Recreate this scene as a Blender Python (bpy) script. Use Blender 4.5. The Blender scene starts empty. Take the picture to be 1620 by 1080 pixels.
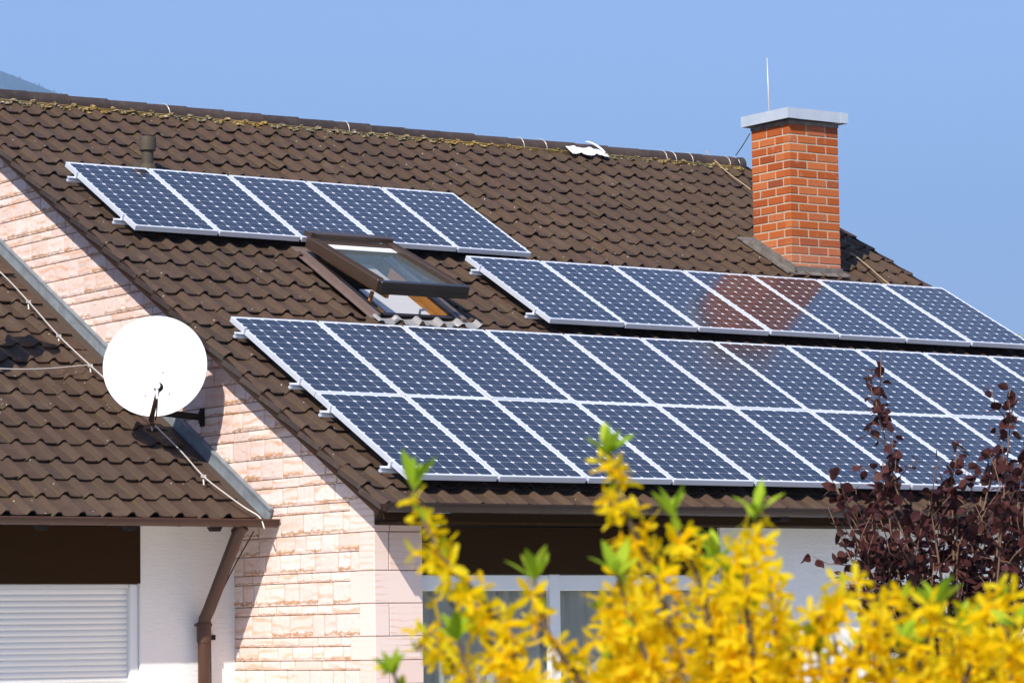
import bpy, math, random
import numpy as np
from mathutils import Vector, Matrix, noise
random.seed(7); R=random.Random(11)
sc=bpy.context.scene
# ------------------------------------------------------------------ camera
F_PX=5195.144; YAW=0.612153; PIT=0.09112; ROL=-0.01405
CAM=np.array([-13.46082,-23.15432,-2.68914])
TH=0.50641; CT,ST,TT=math.cos(TH),math.sin(TH),math.tan(TH)
_F=np.array([math.sin(YAW)*math.cos(PIT),math.cos(YAW)*math.cos(PIT),math.sin(PIT)])
_R0=np.array([math.cos(YAW),-math.sin(YAW),0.]); _U0=np.cross(_R0,_F)
_R=math.cos(ROL)*_R0+math.sin(ROL)*_U0; _U=-math.sin(ROL)*_R0+math.cos(ROL)*_U0
cd=bpy.data.cameras.new('camera'); cam=bpy.data.objects.new('camera',cd); sc.collection.objects.link(cam)
cam.matrix_world=Matrix(((_R[0],_U[0],-_F[0],CAM[0]),(_R[1],_U[1],-_F[1],CAM[1]),(_R[2],_U[2],-_F[2],CAM[2]),(0,0,0,1)))
cd.sensor_width=36; cd.lens=F_PX/1620*36; cd.clip_end=20000; cd.clip_start=0.2
cd.dof.use_dof=True; cd.dof.focus_distance=26.5; cd.dof.aperture_fstop=cd.lens/1000/0.0115
sc.camera=cam
# ------------------------------------------------------------------ world, sun, exposure
SUN=Vector((1.48,1.0,-1.50)).normalized()
EL=math.asin(-SUN.z); AZ=math.atan2(-SUN.x,-SUN.y)      # direction towards the sun, clockwise from +Y
w=bpy.data.worlds.new('World'); sc.world=w; w.use_nodes=True
nt=w.node_tree; sky=nt.nodes.new('ShaderNodeTexSky'); sky.sky_type='NISHITA'; sky.sun_disc=False
sky.sun_elevation=EL; sky.sun_rotation=AZ; sky.altitude=300; sky.air_density=1.15; sky.dust_density=0.5; sky.ozone_density=2.6
tint=nt.nodes.new('ShaderNodeMix'); tint.data_type='RGBA'; tint.blend_type='MULTIPLY'; tint.inputs[0].default_value=1; tint.inputs[7].default_value=(1.05,.985,1.15,1)
nt.links.new(sky.outputs[0],tint.inputs[6]); nt.links.new(tint.outputs[2],nt.nodes['Background'].inputs[0]); nt.nodes['Background'].inputs[1].default_value=0.088
sl=bpy.data.lights.new('sun','SUN'); sl.energy=4.7; sl.angle=math.radians(.53); sl.color=(1.0,.93,.81)
so=bpy.data.objects.new('sun',sl); sc.collection.objects.link(so); so.rotation_euler=SUN.to_track_quat('-Z','Y').to_euler()
sc.view_settings.view_transform='Standard'; sc.view_settings.look='None'; sc.view_settings.exposure=0.98; sc.view_settings.gamma=1
GZ=-4.30
# ------------------------------------------------------------------ helpers
def ray(px,py): return _F+_R*(px-810)/F_PX-_U*(py-540)/F_PX
def at(px,py,dist):                     # point seen near that pixel at that distance along the view
    return CAM+ray(px,py)*dist
def on_y(px,py,y): r=ray(px,py); return CAM+r*((y-CAM[1])/r[1])
def roofp(u,v,h=0.,c=0.):               # roof coordinates -> world; c shifts the plane vertically
    return (u, v*CT-h*ST, v*ST+h*CT+c)
def on_roof(px,py,h,c=0.):
    n=np.array([0,-ST,CT]); r=ray(px,py); t=((h+c*CT)-n@CAM)/(n@r); X=CAM+t*r
    return X[0], X[1]*CT+(X[2]-c)*ST
def thing(name,label,cat,loc=(0,0,0),rot=(0,0,0),group=None):
    o=bpy.data.objects.new(name,None); sc.collection.objects.link(o); o.location=loc; o.rotation_euler=rot
    o.empty_display_size=.1
    o['label']=label; o['category']=cat
    if group: o['group']=group
    return o
def tag(o,label,cat,group=None,kind=None):
    if label: o['label']=label
    if cat: o['category']=cat
    if group: o['group']=group
    if kind: o['kind']=kind
    return o
class MB:
    def __init__(s): s.v=[]; s.f=[]; s.uv=[]
    def add(s,vs,fs,uvs=None):
        b=len(s.v); s.v+= [tuple(map(float,p)) for p in vs]; s.f+=[tuple(i+b for i in f) for f in fs]
        if uvs is not None: s.uv+=uvs
    def quad(s,a,b,c,d): s.add([a,b,c,d],[(0,1,2,3)])
    def box(s,x0,x1,y0,y1,z0,z1,M=None):
        P=[(x0,y0,z0),(x1,y0,z0),(x1,y1,z0),(x0,y1,z0),(x0,y0,z1),(x1,y0,z1),(x1,y1,z1),(x0,y1,z1)]
        if M: P=[M(*p) for p in P]
        s.add(P,[(3,2,1,0),(4,5,6,7),(0,1,5,4),(1,2,6,5),(2,3,7,6),(3,0,4,7)])
    def bbox(s,x0,x1,y0,y1,z0,z1,b,M=None):   # box with chamfered edges
        P=[];
        def V(x,y,z): P.append(M(x,y,z) if M else (x,y,z)); return len(P)-1
        idx={}
        for i,(x,sx) in enumerate(((x0,1),(x1,-1))):
            for j,(y,sy) in enumerate(((y0,1),(y1,-1))):
                for k,(z,sz) in enumerate(((z0,1),(z1,-1))):
                    idx[i,j,k,0]=V(x,y+sy*b,z+sz*b); idx[i,j,k,1]=V(x+sx*b,y,z+sz*b); idx[i,j,k,2]=V(x+sx*b,y+sy*b,z)
        I=idx; Fc=[]
        for i in (0,1): Fc.append([I[i,0,0,0],I[i,1,0,0],I[i,1,1,0],I[i,0,1,0]][::(-1 if i==0 else 1)])
        for j in (0,1): Fc.append([I[0,j,0,1],I[1,j,0,1],I[1,j,1,1],I[0,j,1,1]][::(1 if j==0 else -1)])
        for k in (0,1): Fc.append([I[0,0,k,2],I[1,0,k,2],I[1,1,k,2],I[0,1,k,2]][::(-1 if k==0 else 1)])
        for i in (0,1):
            for j in (0,1): Fc.append([I[i,j,0,0],I[i,j,1,0],I[i,j,1,1],I[i,j,0,1]][::(1 if i!=j else -1)])
            for k in (0,1): Fc.append([I[i,0,k,0],I[i,1,k,0],I[i,1,k,2],I[i,0,k,2]][::(-1 if i!=k else 1)])
        for j in (0,1):
            for k in (0,1): Fc.append([I[0,j,k,1],I[1,j,k,1],I[1,j,k,2],I[0,j,k,2]][::(1 if j!=k else -1)])
        for i in (0,1):
            for j in (0,1):
                for k in (0,1): Fc.append([I[i,j,k,0],I[i,j,k,1],I[i,j,k,2]][::(1 if (i+j+k)%2 else -1)])
        s.add(P,[tuple(f) for f in Fc])
    def tube(s,pts,r,n=8,caps=True):
        pts=[Vector(p) for p in pts]; rs=r if isinstance(r,(list,tuple)) else [r]*len(pts)
        rings=[]; up=None
        for i,p in enumerate(pts):
            t=(pts[min(i+1,len(pts)-1)]-pts[max(i-1,0)])
            t=t.normalized() if t.length>1e-9 else Vector((0,0,1))
            if up is None:
                up=Vector((0,0,1)) if abs(t.z)<.9 else Vector((1,0,0))
            a=up.cross(t); a=a.normalized() if a.length>1e-6 else Vector((0,1,0)).cross(t).normalized()
            b=t.cross(a); up=b
            rings.append([p+rs[i]*(math.cos(2*math.pi*k/n)*a+math.sin(2*math.pi*k/n)*b) for k in range(n)])
        vs=[q for rg in rings for q in rg]; fs=[]
        for i in range(len(pts)-1):
            for k in range(n): fs.append((i*n+k,i*n+(k+1)%n,(i+1)*n+(k+1)%n,(i+1)*n+k))
        if caps: fs.append(tuple(range(n-1,-1,-1))); fs.append(tuple((len(pts)-1)*n+k for k in range(n)))
        s.add(vs,fs)
    def lathe(s,prof,org,axis=(0,0,1),n=24):
        ax=Vector(axis).normalized(); a=ax.orthogonal().normalized(); b=ax.cross(a); o=Vector(org); vs=[];fs=[]
        for r_,z_ in prof:
            for k in range(n):
                t=2*math.pi*k/n; vs.append(o+ax*z_+r_*(math.cos(t)*a+math.sin(t)*b))
        for i in range(len(prof)-1):
            for k in range(n): fs.append((i*n+k,i*n+(k+1)%n,(i+1)*n+(k+1)%n,(i+1)*n+k))
        s.add(vs,fs)
    def build(s,name,mat,parent=None,smooth=False,local=False,autosm=None):
        off=np.zeros(3)
        if parent is not None and not local:
            q=parent
            while q is not None: off=off+np.array(q.location); q=q.parent
        me=bpy.data.meshes.new(name); me.from_pydata([tuple(np.array(p)-off) for p in s.v] if off.any() else s.v,[],s.f)
        if s.uv:
            ul=me.uv_layers.new(name='UVMap'); arr=np.array(s.uv,dtype=np.float32).ravel(); ul.data.foreach_set('uv',arr)
        me.materials.append(mat); me.validate(); me.update()
        if smooth: me.polygons.foreach_set('use_smooth',[True]*len(me.polygons))
        if autosm:
            me.polygons.foreach_set('use_smooth',[True]*len(me.polygons)); me.set_sharp_from_angle(angle=math.radians(autosm))
        o=bpy.data.objects.new(name,me); sc.collection.objects.link(o)
        if parent is not None: o.parent=parent
        return o
# ------------------------------------------------------------------ materials
def M_(name,col,rough=.6,metal=0.,spec=.5):
    m=bpy.data.materials.new(name); m.use_nodes=True; b=m.node_tree.nodes['Principled BSDF']
    b.inputs['Base Color'].default_value=(*col,1); b.inputs['Roughness'].default_value=rough
    b.inputs['Metallic'].default_value=metal; b.inputs['Specular IOR Level'].default_value=spec
    return m
class NT:
    def __init__(s,m): s.m=m; s.t=m.node_tree; s.b=s.t.nodes['Principled BSDF']
    def n(s,typ,**k):
        x=s.t.nodes.new(typ)
        for a,v in k.items():
            if a.startswith('i_'):
                key=a[2:]; key=int(key) if key.isdigit() else key.replace('_',' ')
                x.inputs[key].default_value=v
            else: setattr(x,a,v)
        return x
    def l(s,a,b): s.t.links.new(a,b)
    def math(s,op,a,b=None,c=None):
        x=s.n('ShaderNodeMath',operation=op)
        for i,v in enumerate((a,b,c)):
            if v is None: continue
            if isinstance(v,(int,float)): x.inputs[i].default_value=v
            else: s.l(v,x.inputs[i])
        return x.outputs[0]
    def ramp(s,fac,stops):
        x=s.n('ShaderNodeValToRGB'); e=x.color_ramp.elements
        while len(e)<len(stops): e.new(.5)
        for i,(p,c) in enumerate(stops): e[i].position=p; e[i].color=(*c,1) if len(c)==3 else c
        s.l(fac,x.inputs[0]); return x.outputs[0]
    def mix(s,fac,a,b,typ='MIX'):
        x=s.n('ShaderNodeMix',data_type='RGBA',blend_type=typ)
        for i,v in ((0,fac),(6,a),(7,b)):
            if isinstance(v,(int,float)): x.inputs[i].default_value=v
            elif isinstance(v,tuple): x.inputs[i].default_value=(*v,1)
            else: s.l(v,x.inputs[i])
        return x.outputs[2]
    def noise(s,scale,detail=4,rough=.55,vec=None,dist=0):
        x=s.n('ShaderNodeTexNoise'); x.inputs['Scale'].default_value=scale; x.inputs['Detail'].default_value=detail
        x.inputs['Roughness'].default_value=rough; x.inputs['Distortion'].default_value=dist
        if vec is not None: s.l(vec,x.inputs['Vector'])
        return x.outputs[0]
    def pos(s): return s.n('ShaderNodeNewGeometry').outputs['Position']
    def island(s): return s.n('ShaderNodeNewGeometry').outputs['Random Per Island']
    def scaled(s,vec,sx,sy,sz):
        x=s.n('ShaderNodeMapping'); x.inputs['Scale'].default_value=(sx,sy,sz); s.l(vec,x.inputs[0]); return x.outputs[0]
    def bump(s,h,strength=.5,dist=.01):
        x=s.n('ShaderNodeBump'); x.inputs['Strength'].default_value=strength; x.inputs['Distance'].default_value=dist
        s.l(h,x.inputs['Height']); s.l(x.outputs[0],s.b.inputs['Normal'])
# roof tile: fired concrete, brown, per-tile tint, moss in the joints, pale lichen spots
tile=M_('roof_tile',(.08,.055,.042),.62,0,.14); T=NT(tile); P=T.pos()
uvn=T.n('ShaderNodeUVMap'); sep=T.n('ShaderNodeSeparateXYZ'); T.l(uvn.outputs[0],sep.inputs[0])
base=T.ramp(T.island(),[(0,(.056,.031,.019)),(.3,(.078,.044,.028)),(.6,(.066,.039,.026)),(.85,(.090,.053,.034)),(1,(.064,.040,.030))])
n1=T.noise(2.1,5,.6,P); n2=T.noise(26,6,.7,P); n3=T.noise(9,4,.6,P)
c=T.mix(T.math('MULTIPLY',n1,.55),base,(.088,.056,.038)); 
c=T.mix(T.ramp(n2,[(.35,(0,0,0)),(.75,(.55,.55,.55))]),c,(.105,.072,.048))
c=T.mix(T.ramp(n3,[(.45,(0,0,0)),(.8,(.45,.45,.45))]),c,(.032,.023,.018))
# moss and dirt lying in the side joint (u close to 0 or 1)
ju=T.math('ABSOLUTE',T.math('SUBTRACT',sep.outputs[0],.03)); ju=T.math('LESS_THAN',ju,.045)
c=T.mix(T.math('MULTIPLY',ju,T.ramp(n3,[(.35,(.1,.1,.1)),(.7,(.95,.95,.95))])),c,(.092,.070,.030))
vo=T.n('ShaderNodeTexVoronoi',feature='F1'); vo.inputs['Scale'].default_value=14; T.l(P,vo.inputs['Vector'])
vs_=T.math('LESS_THAN',T.math('ADD',vo.outputs['Distance'],T.math('MULTIPLY',n2,.12)),.148)
gate=T.math('GREATER_THAN',T.n('ShaderNodeSeparateColor').outputs[0],.5)
sepc=T.n('ShaderNodeSeparateColor'); T.l(vo.outputs['Color'],sepc.inputs[0]); gate=T.math('GREATER_THAN',sepc.outputs[0],.70)
c=T.mix(T.math('MULTIPLY',vs_,gate),c,(.52,.50,.44))
big=T.noise(.55,4,.6,P); c=T.mix(T.ramp(big,[(.40,(0,)*3),(.72,(.5,)*3)]),c,(.048,.034,.028))
stn=T.noise(1.7,5,.7,T.scaled(P,3.2,.8,.8)); c=T.mix(T.ramp(stn,[(.58,(0,)*3),(.75,(.40,)*3)]),c,(.15,.115,.085))
T.l(c,T.b.inputs['Base Color']); T.bump(T.math('ADD',n2,T.math('MULTIPLY',n3,.6)),.55,.005)
T.l(T.ramp(n3,[(.3,(.52,)*3),(.8,(.76,)*3)]),T.b.inputs['Roughness'])
ridge_m=M_('ridge_tile',(.05,.036,.032),.6,0,.25); T=NT(ridge_m); P=T.pos(); n=T.noise(14,5,.6,P)
c=T.mix(T.island(),(.040,.029,.027),(.070,.048,.040)); c=T.mix(T.ramp(n,[(.5,(0,0,0)),(.8,(.5,.5,.5))]),c,(.12,.10,.08)); T.l(c,T.b.inputs['Base Color']); T.bump(n,.4,.004)
bed_m=M_('mortar_lichen',(.3,.26,.18),.9); T=NT(bed_m); P=T.pos()
c=T.ramp(T.island(),[(0,(.10,.08,.05)),(.25,(.22,.17,.10)),(.45,(.30,.26,.17)),(.62,(.42,.28,.05)),(.75,(.22,.20,.10)),(.9,(.50,.46,.38)),(1,(.62,.60,.58))])
nn=T.noise(1.2,3,.5,P); c=T.mix(T.ramp(nn,[(.46,(0,0,0)),(.60,(.75,.75,.75))]),c,(.58,.36,.03)); c=T.mix(T.noise(60,3,.6,P),c,(.16,.13,.08)); T.l(c,T.b.inputs['Base Color']); T.bump(T.noise(90,3,.6,P),.6,.004)
# split faced sandstone
def stone_mat(name,smooth):
    m=M_(name,(.6,.46,.38),.85); T=NT(m); P=T.pos(); isl=T.island()
    c=T.ramp(isl,[(0,(.71,.54,.48)),(.2,(.74,.59,.54)),(.45,(.79,.67,.62)),(.7,(.74,.56,.51)),(.88,(.77,.62,.57)),(1,(.71,.52,.45))])
    off=T.n('ShaderNodeVectorMath',operation='ADD'); T.l(P,off.inputs[0]); sc3=T.n('ShaderNodeCombineXYZ'); 
    for i in range(3): T.l(T.math('MULTIPLY',isl,9+i*7),sc3.inputs[i])
    T.l(sc3.outputs[0],off.inputs[1]); V=off.outputs[0]
    wv=T.n('ShaderNodeTexWave',wave_type='BANDS',bands_direction='Z'); wv.inputs['Scale'].default_value=3.4 if not smooth else 6.5; wv.inputs['Distortion'].default_value=6 if not smooth else 3; wv.inputs['Detail'].default_value=4; wv.inputs['Detail Scale'].default_value=1.4
    T.l(T.scaled(V,.9,.5,1.0),wv.inputs['Vector'])
    vein=T.ramp(wv.outputs['Fac'],[(.60,(0,0,0)),(.97,(.62,)*3)] if not smooth else [(.7,(0,0,0)),(1,(.55,)*3)])
    reg=T.ramp(T.noise(2.4,3,.5,V),[(.42,(0,0,0)),(.62,(1,1,1))])
    c=T.mix(T.mix(1.0,vein,reg,'MULTIPLY'),c,(.66,.33,.17) if not smooth else (.58,.34,.20))
    g=T.noise(120,3,.6,P); c=T.mix(T.ramp(g,[(.3,(.16,)*3),(.6,(0,)*3)]),c,(.42,.28,.18))
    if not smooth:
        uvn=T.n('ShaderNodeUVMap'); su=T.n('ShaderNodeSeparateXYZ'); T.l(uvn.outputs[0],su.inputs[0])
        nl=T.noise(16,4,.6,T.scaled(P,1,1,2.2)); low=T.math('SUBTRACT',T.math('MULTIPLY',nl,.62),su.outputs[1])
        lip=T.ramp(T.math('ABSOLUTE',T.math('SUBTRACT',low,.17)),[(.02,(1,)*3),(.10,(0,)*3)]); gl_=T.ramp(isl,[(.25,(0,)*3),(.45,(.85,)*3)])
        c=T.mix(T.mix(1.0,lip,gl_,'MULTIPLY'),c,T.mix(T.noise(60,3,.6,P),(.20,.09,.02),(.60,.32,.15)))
    T.l(c,T.b.inputs['Base Color'])
    h=T.noise(38 if not smooth else 90,6,.65,P); T.bump(h,.55 if not smooth else .2,.008 if not smooth else .003)
    return m
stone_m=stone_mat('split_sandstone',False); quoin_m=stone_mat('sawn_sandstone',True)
joint_m=M_('stone_mortar',(.30,.23,.17),.95); T=NT(joint_m); T.l(T.mix(T.noise(14,4,.6,T.pos()),(.20,.12,.06),(.42,.30,.20)),T.b.inputs['Base Color'])
plaster=M_('white_plaster',(.80,.79,.77),.9); T=NT(plaster); P=T.pos(); sn=T.noise(30,5,.6,T.scaled(P,.45,.45,1.6)); T.bump(T.math('ADD',sn,T.math('MULTIPLY',T.noise(110,3,.6,P),.5)),.5,.010)
T.l(T.mix(T.ramp(T.noise(1.3,4,.6,P),[(.35,(0,)*3),(.75,(.5,)*3)]),(.82,.81,.79),(.74,.73,.69)),T.b.inputs['Base Color'])
brick=M_('red_brick',(.5,.14,.05),.85,0,.15); T=NT(brick); P=T.pos()
c=T.ramp(T.island(),[(0,(.29,.062,.018)),(.3,(.45,.115,.028)),(.55,(.37,.084,.020)),(.8,(.50,.155,.050)),(.92,(.40,.12,.05)),(1,(.22,.050,.020))])
sepp=T.n('ShaderNodeSeparateXYZ'); T.l(P,sepp.inputs[0])
c=T.mix(T.ramp(T.noise(34,5,.65,P),[(.45,(0,)*3),(.8,(.5,)*3)]),c,(.33,.06,.02)); c=T.mix(T.ramp(T.noise(11,4,.6,P),[(.62,(0,)*3),(.8,(.55,)*3)]),c,(.60,.36,.24))
eff=T.n('ShaderNodeMapRange'); eff.inputs[1].default_value=1.35; eff.inputs[2].default_value=1.05; T.l(sepp.outputs[2],eff.inputs[0])
c=T.mix(T.math('MULTIPLY',eff.outputs[0],.45),c,(.50,.24,.16)); T.l(c,T.b.inputs['Base Color']); T.bump(T.noise(95,4,.65,P),.6,.005)
bmort=M_('brick_mortar',(.52,.42,.32),.95); T=NT(bmort); T.l(T.mix(T.noise(22,4,.6,T.pos()),(.34,.27,.19),(.58,.49,.38)),T.b.inputs['Base Color'])
zinc=M_('zinc_sheet',(.50,.53,.57),.5,.25); T=NT(zinc); n=T.noise(7,4,.6,T.pos()); T.l(T.mix(n,(.44,.49,.56),(.60,.65,.72)),T.b.inputs['Base Color']); T.l(T.ramp(n,[(.3,(.32,)*3),(.7,(.55,)*3)]),T.b.inputs['Roughness'])
oldzinc=M_('weathered_zinc',(.22,.24,.26),.6,.3); T=NT(oldzinc); n=T.noise(9,5,.65,T.pos()); T.l(T.mix(T.ramp(n,[(.35,(0,)*3),(.7,(1,)*3)]),(.30,.34,.38),(.20,.22,.24)),T.b.inputs['Base Color'])
lead=M_('lead_flashing',(.16,.14,.125),.7,.15); T=NT(lead); T.l(T.mix(T.ramp(T.noise(12,5,.65,T.pos()),[(.35,(0,)*3),(.75,(1,)*3)]),(.12,.095,.08),(.25,.23,.21)),T.b.inputs['Base Color'])
alu=M_('anodised_aluminium',(.66,.68,.72),.45,.2); T=NT(alu); n=T.noise(6,3,.5,T.pos()); T.l(T.mix(n,(.58,.62,.72),(.68,.71,.80)),T.b.inputs['Base Color'])
gutd=M_('dark_brown_gutter',(.030,.015,.009),.4,0,.35)
gut=M_('brown_coated_metal',(.065,.032,.020),.38,.0,.4); T=NT(gut); n=T.noise(8,5,.6,T.pos()); T.l(T.mix(n,(.055,.023,.012),(.085,.038,.022)),T.b.inputs['Base Color']); T.l(T.ramp(n,[(.3,(.28,)*3),(.7,(.5,)*3)]),T.b.inputs['Roughness'])
wood=M_('dark_brown_wood',(.032,.018,.010),.75,0,.05); T=NT(wood); T.l(T.mix(T.noise(12,4,.6,T.scaled(T.pos(),.3,.3,9)),(.024,.011,.003),(.040,.020,.006)),T.b.inputs['Base Color'])
barge=M_('verge_board',(.030,.015,.008),.6,0,.2)
pvc=M_('white_pvc',(.72,.74,.74),.35); T=NT(pvc); T.l(T.mix(T.noise(3,3,.5,T.pos()),(.70,.72,.73),(.78,.79,.78)),T.b.inputs['Base Color'])
shut_m=M_('shutter_slat',(.80,.80,.77),.45)
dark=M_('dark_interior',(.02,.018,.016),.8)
glass=M_('window_glass',(.020,.032,.024),.04,.0,.35); T=NT(glass); T.b.inputs['Alpha'].default_value=.22
sash_glass=M_('sash_glass',(.16,.20,.20),.05,.0,.9); T=NT(sash_glass); T.b.inputs['Alpha'].default_value=.28
curt=M_('net_curtain',(.66,.68,.61),.9)
dish_m=M_('white_painted_steel',(.88,.87,.88),.45); T=NT(dish_m); T.l(T.mix(T.noise(5,4,.6,T.pos()),(.74,.74,.76),(.84,.84,.85)),T.b.inputs['Base Color'])
blk=M_('dark_bracket',(.018,.013,.010),.6,0,.2)
steel=M_('galvanised_wire',(.62,.58,.54),.5,.35); white_m=M_('white_plastic',(.82,.82,.84),.5)
sashm=M_('brown_sash_metal',(.075,.048,.034),.38,.15); T=NT(sashm); n=T.noise(16,4,.6,T.pos()); T.l(T.mix(n,(.048,.029,.019),(.080,.050,.034)),T.b.inputs['Base Color'])
sashd=M_('dark_sash_rail',(.020,.014,.010),.3,.1)
flash_m=M_('mauve_brown_flashing',(.22,.155,.135),.42,.3); T=NT(flash_m); n=T.noise(14,4,.6,T.pos()); T.l(T.mix(n,(.17,.115,.10),(.27,.20,.18)),T.b.inputs['Base Color'])
pine=M_('varnished_pine',(.50,.22,.055),.4); T=NT(pine); T.l(T.mix(T.noise(9,4,.6,T.scaled(T.pos(),1,6,6)),(.30,.10,.02),(.60,.30,.08)),T.b.inputs['Base Color'])
apron_m=M_('pale_lead_apron',(.30,.29,.29),.55,.2)
ventm=M_('grey_brown_plastic',(.075,.060,.043),.6,0,.2)
# photovoltaic laminate: navy pseudo-square cells on a white sheet, under glass
PW,PH,CU,CV=.81714,1.48254,.1293,.11894
pv=M_('solar_laminate',(.02,.03,.06),.12,.0,1.0); T=NT(pv); tc=T.n('ShaderNodeTexCoord'); s3=T.n('ShaderNodeSeparateXYZ'); T.l(tc.outputs['Object'],s3.inputs[0])
x=T.math('DIVIDE',T.math('SUBTRACT',s3.outputs[0],PW/2-3*CU),CU); y=T.math('DIVIDE',T.math('ADD',s3.outputs[1],PH/2+6*CV),CV)
fx=T.math('ABSOLUTE',T.math('SUBTRACT',T.math('FRACT',x),.5)); fy=T.math('ABSOLUTE',T.math('SUBTRACT',T.math('FRACT',y),.5))
incell=T.math('MULTIPLY',T.math('LESS_THAN',T.math('MAXIMUM',fx,fy),.4935),T.math('LESS_THAN',T.math('ADD',fx,fy),.850))
inr=T.math('MULTIPLY',T.math('MULTIPLY',T.math('GREATER_THAN',x,0.),T.math('LESS_THAN',x,6.)),T.math('MULTIPLY',T.math('GREATER_THAN',y,0.),T.math('LESS_THAN',y,12.)))
mask=T.math('MULTIPLY',incell,inr)
bb=T.math('LESS_THAN',T.math('ABSOLUTE',T.math('SUBTRACT',fx,.25)),.012)
oi=T.n('ShaderNodeObjectInfo'); cellc=T.mix(oi.outputs['Random'],(.014,.016,.028),(.020,.022,.034))
cellc=T.mix(T.noise(3,3,.6,tc.outputs['Object']),cellc,(.013,.018,.034)); cellc=T.mix(T.math('MULTIPLY',bb,.06),cellc,(.35,.37,.42))
dst=T.noise(1.8,5,.6,P_:=T.pos()); T.l(T.ramp(dst,[(.3,(.10,)*3),(.7,(.17,)*3)]),T.b.inputs['Roughness'])
pc=T.mix(mask,(.80,.82,.88),cellc); pc=T.mix(T.ramp(dst,[(.35,(.0,)*3),(.75,(.025,)*3)]),pc,(.5,.46,.40)); T.l(pc,T.b.inputs['Base Color'])
# vegetation
def foliage(name,c0,c1,c2,rough,trans):
    m=M_(name,c0,rough,0,.12); T=NT(m); c=T.ramp(T.island(),[(0,c0),(.5,c1),(1,c2)]); T.l(c,T.b.inputs['Base Color'])
    tr=T.n('ShaderNodeBsdfTranslucent'); T.l(c,tr.inputs[0]); mx=T.n('ShaderNodeMixShader'); mx.inputs[0].default_value=trans
    T.l(T.b.outputs[0],mx.inputs[1]); T.l(tr.outputs[0],mx.inputs[2]); T.l(mx.outputs[0],T.t.nodes['Material Output'].inputs[0]); return m
petal=foliage('forsythia_petal',(.97,.64,.002),(.99,.77,.004),(.99,.84,.035),.75,.66)
gleaf=foliage('fresh_leaf',(.24,.40,.02),(.38,.55,.03),(.50,.62,.05),.5,.45)
pleaf=foliage('purple_leaf',(.040,.012,.013),(.066,.021,.020),(.100,.038,.032),.5,.28)
bark=M_('brown_twig',(.11,.075,.045),.85); bark2=M_('tan_twig',(.17,.10,.065),.8)
ftree=foliage('pale_spring_leaf',(.30,.33,.16),(.36,.38,.22),(.4,.42,.26),.7,.4)
grass=M_('grass',(.06,.09,.02),.95); T=NT(grass); T.l(T.mix(T.noise(.8,6,.6,T.pos()),(.13,.12,.085),(.17,.16,.11)),T.b.inputs['Base Color'])
hillm=M_('forest_hill',(.024,.043,.026),.95); conif=M_('conifer',(.022,.042,.024),.95)
# ------------------------------------------------------------------ ground, hill
b=MB(); N=24; L=9000
for i in range(N):
    for j in range(N):
        def g(t): s_=2*t/N-1; return L*s_*abs(s_)
        b.quad((g(i),g(j),GZ),(g(i+1),g(j),GZ),(g(i+1),g(j+1),GZ),(g(i),g(j+1),GZ))
tag(b.build('ground',grass),None,None,kind='structure')
b=MB(); b.box(-9,15,-11,9,GZ-.05,GZ+.012)  # unseen pale slab, added to bounce light up onto the shaded walls
bounce_m=M_('pale_bounce',(.58,.56,.52),.9); tag(b.build('bounce_slab',bounce_m),None,None,kind='structure')
HD=5200.
def hill_h(px):       # skyline elevation seen along the horizon, in pixels above the level line
    s=[(-900,330),(-500,250),(-200,150),(-60,106),(0,97),(35,110),(70,125),(110,140),(170,162),(300,230),(700,420),(1500,700),(2600,900)]
    for (a,ya),(c_,yc) in zip(s,s[1:]):
        if a<=px<=c_: return ya+(yc-ya)*(px-a)/(c_-a)
    return s[0][1] if px<s[0][0] else s[-1][1]
b=MB(); tops=[]
cols=[-900+25*k for k in range(141)]
for px in cols:
    for k,(fr,dd) in enumerate(((0,-1500),(.35,-1000),(.65,-560),(.88,-200),(1,0),(.8,600),(0,2000))):
        q=at(px,hill_h(px),HD); base=at(px,1050,HD+dd); d=base-CAM; 
        z=GZ+(q[2]-GZ)*fr
        b.v.append((base[0],base[1],z+(noise.noise(Vector((px*.01,k*1.7,0)))*14 if 0<k<4 else 0)))
for i in range(len(cols)-1):
    for k in range(6): a=i*7+k; b.f.append((a,a+7,a+8,a+1))
tag(b.build('hill',hillm,smooth=True),None,None,kind='structure')
b=MB()
for i in range(9500):
    px=R.uniform(-880,900); fr=R.random()**.5; q=at(px,hill_h(px),HD)
    seg=[(.35,-1000),(.65,-560),(.88,-200),(1,0)]; f_=.35+.65*fr
    for (fa,da),(fb_,db) in zip(seg,seg[1:]):
        if fa<=f_<=fb_: dd=da+(db-da)*(f_-fa)/(fb_-fa)
    p=at(px,1050,HD+dd); z=GZ+(q[2]-GZ)*f_-2; hh=R.uniform(6,12)*(1.3 if R.random()<.1 else 1); rr=hh*R.uniform(.16,.24)
    vs=[];n=6
    for lv,(ra,za) in enumerate(((1,.15),(.72,.45),(.42,.72))):
        for k in range(n): t=2*math.pi*k/n+lv; vs.append((p[0]+rr*ra*math.cos(t),p[1]+rr*ra*math.sin(t),z+hh*za))
    vs.append((p[0],p[1],z+hh)); fs=[]
    for lv in range(2):
        for k in range(n): fs.append((lv*n+k,lv*n+(k+1)%n,(lv+1)*n+(k+1)%n,(lv+1)*n+k))
    for k in range(n): fs.append((2*n+k,2*n+(k+1)%n,3*n))
    b.add(vs,fs)
tag(b.build('forest',conif),'dark conifer forest covering the far hill above the roof on the left','forest',kind='stuff')
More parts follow.
